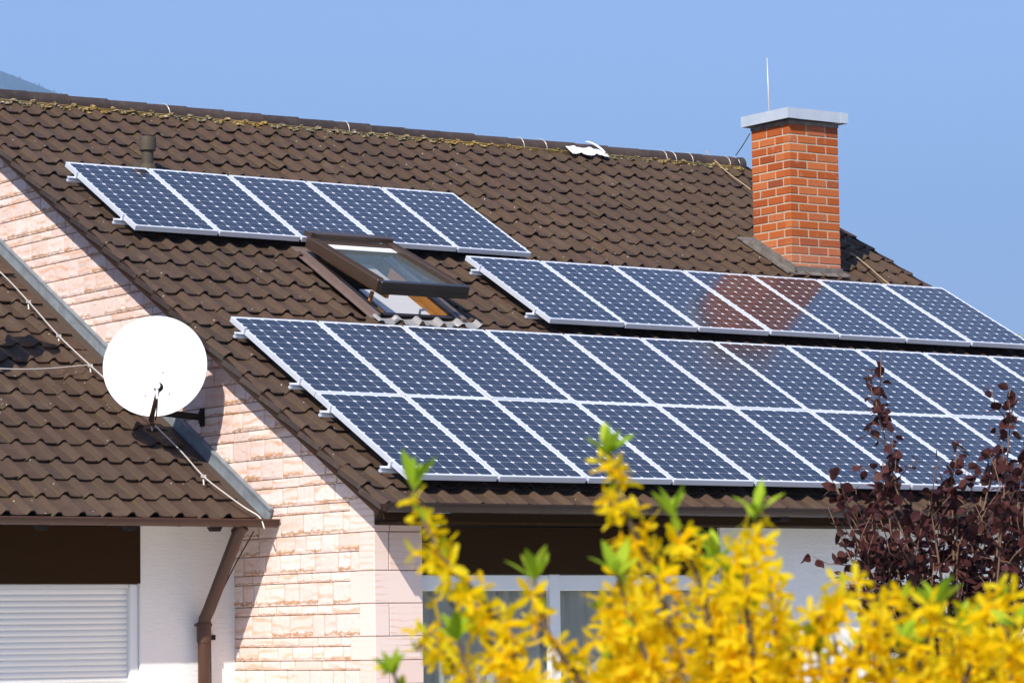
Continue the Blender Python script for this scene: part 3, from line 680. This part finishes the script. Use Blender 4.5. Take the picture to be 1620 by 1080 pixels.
for xx in (-1.63,-1.0,-.5):
    n=10; pr=[(-.875-.058*math.cos(math.pi*q/n),-1.71-.058*math.sin(math.pi*q/n)) for q in range(n+1)]
    vs=[(xx+dx,p[0],p[1]) for dx in (0,.025) for p in pr]; b.add(vs,[(q,q+1,n+2+q,n+1+q) for q in range(n)])
b.build('gutter',gut,annex,autosm=35)
for xx in (-.70,-1.45,-2.2):
    b=MB(); b.add([(xx,-.86,-1.765),(xx+.11,-.86,-1.765),(xx+.09,-.86,-1.80),(xx+.025,-.86,-1.80),(xx,-.80,-1.765),(xx+.11,-.80,-1.765),(xx+.09,-.80,-1.80),(xx+.025,-.80,-1.80)],[(0,1,2,3),(7,6,5,4),(0,4,5,1),(3,2,6,7),(0,3,7,4),(1,5,6,2)]); b.build('rafter_tail',blk,annex)
b=MB(); b.box(AX0,XG-.02,-.795,-.78,-1.75,-1.712); b.build('fascia_board',wood,annex)
b=MB(); b.box(AX0,XG-.02,-.80,YA,-1.735,-1.72); b.build('soffit',M_('painted_soffit',(.30,.27,.22),.8),annex)
b=MB()
p0=(-.40,-.86,-1.755); p1=(-.44,-.80,-1.82); p2=(-.435,-.33,-2.44); p3=(-.435,-.29,-2.50)
b.tube([p0,p1],.050,16); b.tube([(-.41,-.85,-1.76),(-.425,-.80,-1.83),(-.430,-.36,-2.40),(-.435,-.30,-2.47),(-.435,-.285,-2.56),(-.435,-.285,ZB+.05)],.050,18)
b.lathe([(.050,0),(.058,0),(.058,.16),(.050,.16)],(-.435,-.285,-2.66),n=18); b.lathe([(.0,-.012),(.066,-.012),(.066,.012),(.0,.012)],(-.435,-.285,-2.52),n=18); b.box(-.515,-.49,-.30,-.27,-2.53,-2.51)
b.build('downpipe',gut,annex,autosm=50)
# unseen stack, a guess, added left of the frame to shade the annex tiles
q=(-2.00,1.23,1.23*TT+CE)
b=MB(); b.lathe([(.15,-.15),(.15,1.62),(.0,1.62)],q,n=24); b.lathe([(.0,1.70),(.20,1.68),(.20,1.74),(.0,1.80)],q,n=24); b.lathe([(.02,1.6),(.02,1.72)],q,n=8)
b.build('shadow_caster',ventm,annex)
# ------------------------------------------------------------------ solar panels
def panel_root(label,u,v,row):
    tl={'A':0.,'B':-.016,'C':-.009,'D':-.009}[row]; pv_={'A':0,'B':VB-PH/2,'C':-PH,'D':-PH}[row]
    p=roofp(u,v,(v-pv_)*tl)
    return thing('solar_panel',label,'solar panel',p,(TH+tl,0,0),'solar panels mounted in rows on the main roof')
FT=.046; fw=.018
fb=MB()
fb.bbox(0,fw,-PH,0,-FT,0,.0015); fb.bbox(PW-fw,PW,-PH,0,-FT,0,.0015); fb.bbox(fw,PW-fw,-PH,-PH+fw,-FT,0,.0015); fb.bbox(fw,PW-fw,-fw,0,-FT,0,.0015)
lb=MB(); lb.box(fw,PW-fw,-PH+fw,-fw,-.010,-.0025)
cb=MB(); cb.box(PW*.4,PW*.6,-.25,-.12,-.035,-.0105)
PWp=.84049; UA,VA,UB,VB,DV=.02483,3.3873,3.37134,1.74524,-1.48936
ordn=['first','second','third','fourth','fifth','sixth','seventh','eighth','ninth','tenth','eleventh']
sp=[]
extraA=['leftmost panel of the top row, its corner just below the vent pipe','','','above the open roof window, right of its hood','rightmost panel of the top row']
def lab(row,k,n):
    side='leftmost' if k==0 else ('rightmost' if k==n-1 else ordn[k]+' from the left')
    t={'A':'%s solar panel in the short top row below the vent pipe',
       'B':'%s solar panel in the middle row below the brick chimney',
       'C':'%s solar panel in the upper row of the large double array',
       'D':'%s solar panel in the lowest row just above the gutter'}[row]%side
    if row=='B' and k in (3,4): t={3:'middle row solar panel, fourth from the left, half browned by the chimney reflection',4:'middle row solar panel, fifth from the left, mostly reflecting the chimney'}[k]
    return t
rj=random.Random(77)
proto=None
for row,u,v,n in (('A',UA,VA,5),('B',UB,VB,7),('C',0,0,11),('D',0,DV,11)):
    for k in range(n):
        rt=panel_root(lab(row,k,n),u+k*PWp,v,row); rt.rotation_euler.x+=rj.gauss(0,.0012); rt.rotation_euler.y+=rj.gauss(0,.0012)
        if proto is None:
            fo=fb.build('frame',alu,rt,local=True); lo=lb.build('cell_sheet',pv,rt,local=True); co=cb.build('junction_box',blk,rt,local=True); proto=(fo,lo,co)
        else:
            for o in proto:
                c_=o.copy(); sc.collection.objects.link(c_); c_.parent=rt
# mounting rails with end clamps
for row,lb_,u,v,n in (('A','under the top panel row',UA,VA,5),('B','under the middle panel row',UB,VB,7),('C','under the upper row of the double array',0,0,11),('D','under the lowest panel row',0,DV,11)):
    for s_,fr in (('upper',.175),('lower',.835)):
        vv_=v-PH*fr; p=roofp(u-.085,vv_,-FT)
        rt=thing('mounting_rail','%s aluminium rail end sticking out left %s'%(s_,lb_),'mounting rail',p,(TH,0,0),'aluminium rails carrying the solar panels')
        b=MB(); L_=n*PWp+.16; b.box(0,L_,-.018,.018,-.044,-.030); b.box(0,L_,-.018,.018,-.008,-.0015); b.box(0,L_,-.006,.006,-.030,-.008); b.build('rail',alu,rt,local=True)
        b=MB(); b.box(.069,.084,-.015,.015,-.0012,.047); b.box(.0695,.097,-.0145,.0145,.0472,.050); b.build('end_clamp',alu,rt,local=True)
        b=MB()
        for q in range(0,n,2):
            b=MB(); e=.32+q*.84; b.box(e,e+.03,-.018,.10,-.060,-.0445); b.build('roof_hook',steel,rt,local=True)
# ------------------------------------------------------------------ satellite dish
_r=ray(245,579); DC=Vector((CAM+_r*((-.68-CAM[0])/_r[0])).tolist()); DN=Vector((-.66,-.74,.07)).normalized()
rt=thing('satellite_dish','round white satellite dish on a dark bracket fixed to the sandstone gable','satellite dish',tuple(DC))
a_=Vector((0,0,1)); sx_=DN.cross(a_).normalized(); sy_=sx_.cross(DN).normalized()   # sx_ horizontal, sy_ up
def dp(x,y,z): return tuple(DC+sx_*x+sy_*y+DN*z)
b=MB(); rings=14; n=72; vs=[dp(0,0,-.055)];fs=[]
RX,RY=.422,.403
for k in range(1,rings+1):
    f=k/rings
    for q in range(n): t=2*math.pi*q/n; vs.append(dp(RX*f*math.cos(t),RY*f*math.sin(t),-.055*(1-f*f)))
for (f,dz) in ((1.012,.004),(1.018,-.006),(1.0,-.014)):
    for q in range(n): t=2*math.pi*q/n; vs.append(dp(RX*f*math.cos(t),RY*f*math.sin(t),dz))
for k in range(1,rings+1):
    f=1-k/(rings+1)
    for q in range(n): t=2*math.pi*q/n; vs.append(dp(RX*f*math.cos(t),RY*f*math.sin(t),-.062*(1-f*f)-.006))
for q in range(n): fs.append((0,1+q,1+(q+1)%n))
tot=rings+3+rings
for k in range(tot-1):
    for q in range(n): fs.append((1+k*n+q,1+(k+1)*n+q,1+(k+1)*n+(q+1)%n,1+k*n+(q+1)%n))
fs.append(tuple(1+(tot-1)*n+q for q in range(n-1,-1,-1)))
b.add(vs,fs); refl=b.build('reflector',dish_m,rt,smooth=True)
for (x,y) in ((-.055,-.045),(-.115,-.225),(.085,-.235)): 
    b=MB(); z=-.055*(1-(x/RX)**2-(y/RY)**2); b.lathe([(0,.004),(.006,.003),(.007,0),(.0,-.002)],dp(x,y,z),axis=tuple(DN),n=10); b.build('bolt',blk,refl)
b=MB(); 
def dray(px,py,off):
    r_=Vector(ray(px,py).tolist()); c_=Vector(CAM.tolist()); t_=((DC+DN*off)-c_).dot(DN)/r_.dot(DN); return c_+r_*t_
e0=dray(239,664,.0); e1=dray(250,617,.30)

b.tube([e0,e0.lerp(e1,.5),e1],[.022,.020,.017],10); b.tube([e0-DN*.07-sy_*.03,e0],[.018,.022],8)
b.tube([e0-sx_*.035-sy_*.0,e0.lerp(e1,.3)-sx_*.03-sy_*.02,e0.lerp(e1,.7)-sx_*.012-sy_*.01],.006,6)
arm=b.build('feed_arm',M_('brown_arm',(.10,.055,.040),.35,.4),rt,smooth=True)
b=MB(); hd=e1+sy_*.02; b.lathe([(0,-.035),(.022,-.035),(.027,-.01),(.038,.0),(.040,.02),(.036,.028),(.0,.028)],tuple(hd),axis=tuple((-DN+sy_*.45)),n=20); b.build('receiver_head',blk,rt,autosm=40)
b=MB(); b.lathe([(0,.0),(.026,.0),(.028,.01),(.018,.016),(.0,.017)],tuple(hd+DN*.034+sy_*.008),axis=tuple(DN*1+sy_*.2),n=18); b.tube([hd+DN*.03,hd+DN*.035-sy_*.05,hd+DN*.02-sy_*.09],.012,8); b.build('receiver_cap',white_m,rt,autosm=40)
WP=Vector((XG-.012,.291,-.823))
b=MB(); bx_=Vector((DC.x,DC.y,DC.z))-DN*.09; lowp=Vector((DC.x+.10,DC.y+.16,-.80))
b.tube([WP,lowp+Vector((.0,0,0.0)),lowp+Vector((-.03,.02,.03))],.028,10); b.tube([lowp+Vector((-.0,.0,-.02)),Vector((lowp.x,lowp.y,DC.z+.08))],.024,10); b.box(lowp.x-.05,lowp.x+.04,lowp.y-.05,lowp.y+.04,DC.z-.12,DC.z+.02)
b.box(XG-.020,XG-.004,WP.y-.03,WP.y+.03,WP.z-.075,WP.z+.075); b.box(XG-.035,XG-.021,WP.y-.022,WP.y+.022,WP.z-.05,WP.z+.05)
b.build('wall_bracket',blk,rt,autosm=40)
# ------------------------------------------------------------------ lightning protection
def smooth_pts(P,n=6):
    P=[Vector(p) for p in P]; out=[]
    for i in range(len(P)-1):
        p0=P[max(i-1,0)];p1=P[i];p2=P[i+1];p3=P[min(i+2,len(P)-1)]
        for k in range(n):
            t=k/n; out.append(.5*((2*p1)+(-p0+p2)*t+(2*p0-5*p1+4*p2-p3)*t*t+(-p0+3*p1-3*p2+p3)*t**3))
    out.append(P[-1]); return out
def wire_on(pxs,h,c): 
    out=[]
    for px,py in pxs:
        u,v=on_roof(px,py,h,c); out.append(roofp(u,v,h,c))
    return out
wp=wire_on([(-60,380),(2,432),(45,477),(93,531),(143,578),(190,620),(240,668),(285,712),(322,753),(360,783),(388,803)],.065,CE)
e=wp[-1]; wp+= [(e[0]+.07,e[1]-.10,e[2]-.075),(e[0]+.085,e[1]-.15,e[2]-.17)]
rt=thing('lightning_conductor','grey lightning wire running down the annex roof tiles behind the white dish','cable',wp[5])
b=MB(); b.tube(smooth_pts(wp,5),.0062,6); b.build('wire',steel,rt,smooth=True)
for q in (2,3,4,6,8):
    b=MB(); p=Vector(wp[q]); b.tube([p+Vector((0,.01,.012)),p+Vector((0,-.005,-.07))],.007,6); b.box(p.x-.016,p.x+.016,p.y-.016,p.y+.016,p.z-.012,p.z+.012); b.build('wire_clip',steel,rt)
bw=wire_on([(-50,580),(0,583),(40,584),(80,582.5),(115,579.5),(140,577)],.06,CE)
tag((lambda b:(b.tube(smooth_pts(bw,5),.0065,6),b.build('branch_wire',steel,smooth=True))[1])(MB()),'pale branch wire curving left across the annex tiles to the lightning conductor','cable')
rt=thing('lightning_rod','thin pale lightning rod standing on the chimney cap','lightning rod',(x0:=7.62,2.30,2.60))
pr=None
r=ray(1217,181); t=(2.40-CAM[1])/r[1]; B0=CAM+r*t; r=ray(1213.5,92); t=(2.40-CAM[1])/r[1]; B1=CAM+r*t
rt.location=tuple(B0)
b=MB(); b.tube([tuple(B0-np.array([0,0,.05])),tuple(B0*.6+B1*.4),tuple(B1)],[.0085,.0075,.005],8); b.build('rod',steel,rt,smooth=True)
b=MB(); b.lathe([(0,-.02),(.02,-.02),(.02,.01),(.009,.02),(0,.02)],tuple(B0-np.array([0,0,.03])),n=12); b.build('rod_foot',steel,rt)
cw=[(CH[0]-.02,CH[3]+.02,2.42),(7.50,2.9,2.30)]
a1=on_y(1164,246,YR-.05); a0=on_y(1186,212,2.62)
tag((lambda b:(b.tube([tuple(a0),tuple(a0*.5+a1*.5-np.array([0,0,.01])),tuple(a1)],.006,6),b.build('chimney_wire',M_('dull_wire',(.22,.17,.13),.6,.3),smooth=True))[1])(MB()),'thin dark wire stretched from the chimney cap down to the ridge','cable')
wr=wire_on([(1116,238),(1124,247),(1150,272),(1177,292),(1188,300)],-.07,0)
wr2=wire_on([(1345,400),(1352,404),(1372,420),(1395,440),(1410,452)],-.07,0)
tan_=M_('tan_wire',(.48,.36,.22),.6,.2)
tag((lambda b:(b.tube(smooth_pts(wr,4),.006,6),b.build('roof_wire',tan_,smooth=True))[1])(MB()),'tan wire lying on the tiles between ridge and chimney, left of the chimney','cable')
tag((lambda b:(b.tube(smooth_pts(wr2,4),.006,6),b.build('roof_wire',tan_,smooth=True))[1])(MB()),'tan wire lying on the shaded tiles right of the chimney','cable')
tag((lambda b:(b.tube(smooth_pts([(-.30,-.84,-1.80),(-.33,-.55,-2.1),(-.345,-.27,-2.42),(-.335,-.215,-2.55),(-.33,-.21,-3.0),(-.33,-.21,GZ)],5),.005,6),b.box(-.375,-.30,-.235,-.201,-2.64,-2.60),b.build('wall_cable',blk,smooth=False))[2])(MB()),'thin dark cable beside the brown downpipe on the white annex wall','cable')
# torn white strip below the ridge
b=MB(); u0_,v0_=on_roof(900,238,-.08); u1_,v1_=on_roof(957,243,-.08); n=26; vs=[];fs=[]
for q in range(n+1):
    s=q/n; u=u0_+(u1_-u0_)*s; t=((u-U0)/PITCH)%1; lo=-.19+.045*(.5+.5*math.sin(s*9+.5))*(1 if .2<s<.85 else .25)+.006*math.sin(s*61)
    hi=-.015+.005*math.sin(s*23)-.01*s
    for d,e_ in ((lo,.0),((lo+hi)/2,.006),(hi,.018)): vs.append(roofp(u,5.33+d,HT+.072+tprof(t)*.45+e_))
for q in range(n):
    for k in range(2): a=q*3+k; fs.append((a,a+3,a+4,a+1))
b.add(vs,fs)
hk=[]
for q in range(9):
    t=q/8; hk.append(roofp(u1_-.03-.16*(1-math.cos(t*math.pi*.5)),5.20+.17*math.sin(t*math.pi*.5),HT+.09+.05*math.sin(t*math.pi*.5)))
b.tube(hk,[.011]*8+[.006],6)
tag(b.build('torn_strip',white_m),'torn white plastic strip with a curled end just below the ridge','plastic strip')
# ------------------------------------------------------------------ purple leaved tree
def leaf_shape(L_,W_,fold=.18,curl=.12,n=4):
    pts=[]; 
    for i in range(n+1):
        t=i/n; w_=W_*math.sin(math.pi*min(1,t*.92+.04))**.75*(1 if t<.6 else 1-.35*(t-.6)/.4)
        if i in(0,n): w_=0
        pts.append((t*L_,w_,-curl*L_*t*t))
    vs=[];fs=[];row=[]
    for i,(x,w_,z) in enumerate(pts):
        if w_==0: vs.append((x,0,z)); row.append((len(vs)-1,))
        else: vs+=[(x,-w_,z+fold*w_),(x,0,z),(x,w_,z+fold*w_)]; row.append((len(vs)-3,len(vs)-2,len(vs)-1))
    for a,b_ in zip(row,row[1:]):
        if len(a)==1: fs+=[(a[0],b_[0],b_[1]),(a[0],b_[1],b_[2])]
        elif len(b_)==1: fs+=[(a[0],b_[0],a[1]),(a[1],b_[0],a[2])]
        else: fs+=[(a[0],b_[0],b_[1],a[1]),(a[1],b_[1],b_[2],a[2])]
    return np.array(vs),fs
def frame(d,up=None,roll=0.):
    d=Vector(d).normalized(); u_=Vector(up) if up else Vector((0,0,1)); s=d.cross(u_)
    if s.length<1e-3: s=d.orthogonal()
    s.normalize(); n_=s.cross(d); c_,s_=math.cos(roll),math.sin(roll)
    return np.array([d,(s*c_+n_*s_),(n_*c_-s*s_)])
def put(b,shape,p,d,up=None,roll=0.,sc_=1.):
    V,Fc=shape; W=V*sc_@frame(d,up,roll)+np.array(p); b.add(W.tolist(),Fc)
def rvec(r,s=1.): return Vector((r.gauss(0,s),r.gauss(0,s),r.gauss(0,s)))
rp=random.Random(23)
tp=at(1530,1080,19.2); root=Vector((tp[0],tp[1],GZ))
tree=thing('purple_tree','dark purple leaved young tree rising in front of the house on the right','tree',tuple(root))
lsh=[leaf_shape(.082,.031,.15,.15),leaf_shape(.068,.028,.3,.3),leaf_shape(.090,.034,.1,.05)]
trk=MB(); trk.tube(smooth_pts([root,root+Vector((.02,.0,.5)),root+Vector((-.03,.02,.95))],4),[.05]*4+[.045]*4+[.04],8)
trunk=trk.build('trunk',bark,tree,smooth=True)
tips=[(1386,636,19.0),(1322,765,19.1),(1340,872,19.0),(1440,795,19.5),(1505,748,19.2),(1600,650,19.0),(1655,690,19.4),(1552,785,19.8),(1380,905,18.8),(1402,735,19.2),(1470,790,18.8),(1620,720,19.7),(1420,835,19.6),(1530,810,19.0),(1585,790,18.7),(1660,760,19.2),(1352,800,19.5),(1490,870,19.3),(1600,860,19.5),(1440,905,18.9),(1550,900,19.2),(1395,770,18.8),(1515,800,18.9),(1575,725,19.4),(1640,840,18.9),(1365,845,19.3),(1450,850,19.2),(1400,880,19.6),(1560,850,19.6),(1620,800,19.0),(1480,930,18.9),(1395,950,19.2),(1420,990,19.0),(1600,930,19.1),(1540,980,19.3)]
fork=root+Vector((-.03,.02,.95))
lv_=MB(); 
def leafy(path,r,dens,l0=0.):
    L_=len(path)
    for i in range(1,L_):
        p=Vector(path[i]); q=Vector(path[i-1]); sg=(p-q)
        k=max(1,int(sg.length*dens+r.random()))
        for _ in range(k):
            t=r.random(); pos=q+sg*t; d=(rvec(r,.8)+Vector((0,0,-.25))+sg.normalized()*.4)
            put(lv_,r.choice(lsh),pos+d.normalized()*.012,d,(r.gauss(0,.6),r.gauss(0,.6),1),r.uniform(-.9,.9),r.uniform(.6,1.1))
for ti,(px,py,ds) in enumerate(tips):
    tip=Vector(at(px,py,ds)); st=fork+Vector((rp.uniform(-.05,.05),rp.uniform(-.05,.05),rp.uniform(-.2,.1)))
    dxy=tip-st; mid=st+Vector((dxy.x*.42,dxy.y*.42,dxy.z*.36))+rvec(rp,.03); m2=st+Vector((dxy.x*.74,dxy.y*.74,dxy.z*.70))+rvec(rp,.03)
    P_=smooth_pts([st,mid,m2,tip],6); n=len(P_); b=MB(); b.tube(P_,[.011*(1-i/n)+.0025 for i in range(n)],6)
    subs=[]
    for k in range(rp.randint(5,8)):
        i=rp.randint(int(n*.35),n-2); p=P_[i]; d=(P_[i+1]-P_[i]).normalized(); q=p+d*rp.uniform(.08,.2)+rvec(rp,.085); q2=q+(q-p)*.5+rvec(rp,.03)+Vector((0,0,.02))
        b.tube([p,q,q2],[.0042,.003,.0015],5); subs.append([p,q,q2])
    b.build('branch',bark2,tree,smooth=True)
    leafy(P_[int(n*.35):],rp,22); leafy(P_[-3:],rp,40)
    for s in subs: leafy(s,rp,28)
lv_.build('crown',pleaf,tree)
# ------------------------------------------------------------------ forsythia in the foreground
rf=random.Random(5)
def petal_flower():
    V=[];Fc=[]
    for k in range(4):
        t=k*math.pi/2; c_,s_=math.cos(t),math.sin(t); base=len(V)
        for (x,w_,z) in ((.002,.0014,.0),(.008,.0034,.003),(.016,.0042,.0060),(.0235,.0018,.0075)):
            for sg in (-1,1):
                y=sg*w_; tz=.0012*sg
                V.append((z*.9+tz, c_*x-s_*y, s_*x+c_*y))
        for i in range(3): a=base+2*i; Fc.append((a,a+1,a+3,a+2))
    b0=len(V)                      # short tube
    for (x,r_) in ((-.008,.0012),(.001,.0028)):
        for q in range(4): V.append((x,r_*math.cos(q*math.pi/2),r_*math.sin(q*math.pi/2)))
    for q in range(4): Fc.append((b0+q,b0+(q+1)%4,b0+4+(q+1)%4,b0+4+q))
    return np.array(V),Fc
fl=petal_flower(); gl=leaf_shape(.058,.0085,.25,.10,5); gl2=leaf_shape(.036,.007,.3,.25,4)
FD=5.35
fr_=Vector(at(1080,1080,FD+.25)); froot=Vector((fr_[0],fr_[1],GZ))
bush=thing('forsythia_bush','yellow forsythia shrub in full bloom with fresh green shoot tips in the foreground','shrub',tuple(froot))
# guide shoots: list of (px,py) from the lower end to the tip; density of blossom; tuft of leaves at the tip
guides=[
 ([(900,1230),(800,1010),(745,930),(700,880),(665,810),(655,765)],.95,1,5.15),
 ([(880,1250),(820,1090),(770,1010),(735,975),(705,945)],.45,0,5.3),
 ([(1000,1250),(930,1100),(872,1010),(850,950),(846,905)],.75,1,5.25),
 ([(1120,1260),(1075,1050),(1030,900),(985,800),(970,745),(963,712)],1.1,1,5.2),
 ([(1150,1260),(1130,1050),(1110,930),(1080,860),(1065,810)],1.25,1,5.35),
 ([(1200,1260),(1190,1050),(1180,930),(1195,850),(1197,812)],1.25,1,5.2),
 ([(1250,1260),(1240,1080),(1280,1000),(1325,945),(1345,925)],1.2,0,5.3),
 ([(1300,1260),(1330,1100),(1370,1010),(1410,955),(1440,955)],1.2,0,5.25),
 ([(1400,1260),(1440,1100),(1465,1020),(1478,970),(1482,950)],1.0,1,5.2),
 ([(1480,1260),(1520,1100),(1550,1010),(1570,960),(1590,945)],1.2,0,5.3),
 ([(1600,1260),(1620,1100),(1610,1010),(1605,985)],1.1,1,5.2),
 ([(800,1260),(740,1100),(700,1030),(675,1010),(660,1030)],.9,0,5.25),
 ([(700,1250),(650,1140),(630,1085),(622,1060)],.35,1,5.2),
 ([(820,1260),(760,1120),(735,1050),(722,1000)],.55,1,5.1),
 ([(1000,1260),(1010,1100),(1020,960),(1010,880)],1.15,0,5.5),
 ([(1100,1260),(1060,1120),(1010,1010),(985,940),(975,900)],1.1,1,5.1),
 ([(1150,1260),(1160,1080),(1150,960),(1135,870)],1.2,1,5.5),
 ([(1060,1260),(960,1130),(915,1070),(900,1030)],.7,0,5.4),
 ([(1220,1260),(1235,1120),(1225,990),(1215,900)],1.1,0,5.45),
 ([(1420,1260),(1400,1130),(1390,1040),(1385,990)],1.1,0,5.4),
 ([(1560,1260),(1510,1130),(1505,1050),(1520,990)],1.1,1,5.45),
 ([(930,1260),(850,1130),(800,1060),(780,1020)],.9,0,5.1)]
for k in range(38):       # dense interior shoots
    x=rf.choice([rf.uniform(860,1240),rf.uniform(1180,1640),rf.uniform(740,1640)]); top=rf.uniform(985,1050) if not 960<x<1240 else rf.uniform(890,1030)
    if x<960: continue
    guides.append(([(x+rf.uniform(-60,60),1280),(x+rf.uniform(-30,30),1150),(x+rf.uniform(-14,14),(1150+top)/2),(x,top)],rf.uniform(1.,1.45),1 if rf.random()<.28 else 0,rf.uniform(5.05,6.1)))
guides=[(g_[0],g_[1],g_[2],g_[3]) for g_ in guides]
for (pts,dn,tuft,ds) in guides:
    P_=[Vector(at(px,py,ds+rf.uniform(-.02,.02))) for px,py in pts]
    low=P_[0]; base=froot+Vector((rf.uniform(-.18,.18),rf.uniform(-.18,.18),0))
    P_=[base,base.lerp(low,.55)+Vector((0,0,.12))]+P_
    S=smooth_pts(P_,7); n=len(S); b=MB(); b.tube(S,[.0075*(1-i/n)+.0016 for i in range(n)],6); br_=b.build('branch',bark,bush,smooth=True)
    fb_=MB(); lbm=MB()
    zvis=at(1000,1180,ds)[2]
    for i in range(1,n):
        p,q=S[i],S[i-1]; sg=p-q
        if p.z<zvis: continue
        if tuft and i>n-6: continue
        k=sg.length*140*dn; k=int(k)+(rf.random()<k%1)
        for _ in range(k):
            pos=q+sg*rf.random()+rvec(rf,.010*(.8+.5*dn)); d=pos-(q+sg*.5)+rvec(rf,.010)+Vector((-.004,-.006,-.003)); put(fb_,fl,pos,d,None,rf.uniform(0,6.28),rf.uniform(.95,1.5))
        if rf.random()<.16*dn:
            d=rvec(rf,.5)+Vector((0,0,.9))+sg.normalized()*.4; put(lbm,gl2,p,d,(rf.gauss(0,1),rf.gauss(0,1),.2),0,rf.uniform(.6,1.1))
    tip=S[-1]; dr=(S[-1]-S[-4]).normalized()
    if tuft:
        for k in range(rf.randint(6,9)):
            az=k*2.4+rf.random(); sp_=rf.uniform(.15,1.35); d=dr*1.0+Vector((math.cos(az),math.sin(az),.1))*sp_
            put(lbm,gl,tip-dr*rf.uniform(0,.02),d,tuple(-Vector((math.cos(az),math.sin(az),0))+Vector((0,0,.3))),rf.uniform(-.4,.4),rf.uniform(.75,1.15))
    if fb_.v: fb_.build('blossoms',petal,br_)
    if lbm.v: lbm.build('leaves',gleaf,br_)
# ------------------------------------------------------------------ small hazy tree behind the roof, far right
fp=at(1612,540,62); tr=thing('bare_spring_tree','pale leafing treetop just showing behind the right edge of the roof','tree',(fp[0],fp[1],GZ))
b=MB(); top=Vector(fp)+Vector((0,0,.12)); S=[Vector((fp[0],fp[1],GZ)),Vector((fp[0],fp[1],0)),top]; b.tube(S,[.14,.08,.02],8); b.build('trunk',bark,tr)
b=MB(); rr=random.Random(3); V1=leaf_shape(.10,.04,.2,.1,3)
for k in range(420):
    p=Vector(fp)+Vector((rr.gauss(0,.5),rr.gauss(0,.5),-abs(rr.gauss(0,.9))+.12)); put(b,V1,p,rvec(rr,1),None,rr.random()*6,rr.uniform(.7,1.2))
b.build('crown',ftree,tr)
# ------------------------------------------------------------------ haze
HAZE=True
if HAZE:
    b=MB(); b.box(-8500,8500,-8500,8500,GZ-1,1500)
    hz=bpy.data.materials.new('haze_air'); hz.use_nodes=True; t=hz.node_tree; t.nodes.clear(); o_=t.nodes.new('ShaderNodeOutputMaterial'); v_=t.nodes.new('ShaderNodeVolumePrincipled')
    v_.inputs['Color'].default_value=(.34,.58,1.0,1); v_.inputs['Density'].default_value=.00020; v_.inputs['Anisotropy'].default_value=.0
    t.links.new(v_.outputs[0],o_.inputs['Volume'])
    tag(b.build('haze',hz),'thin blue haze between the house and the far hill','haze',kind='stuff')
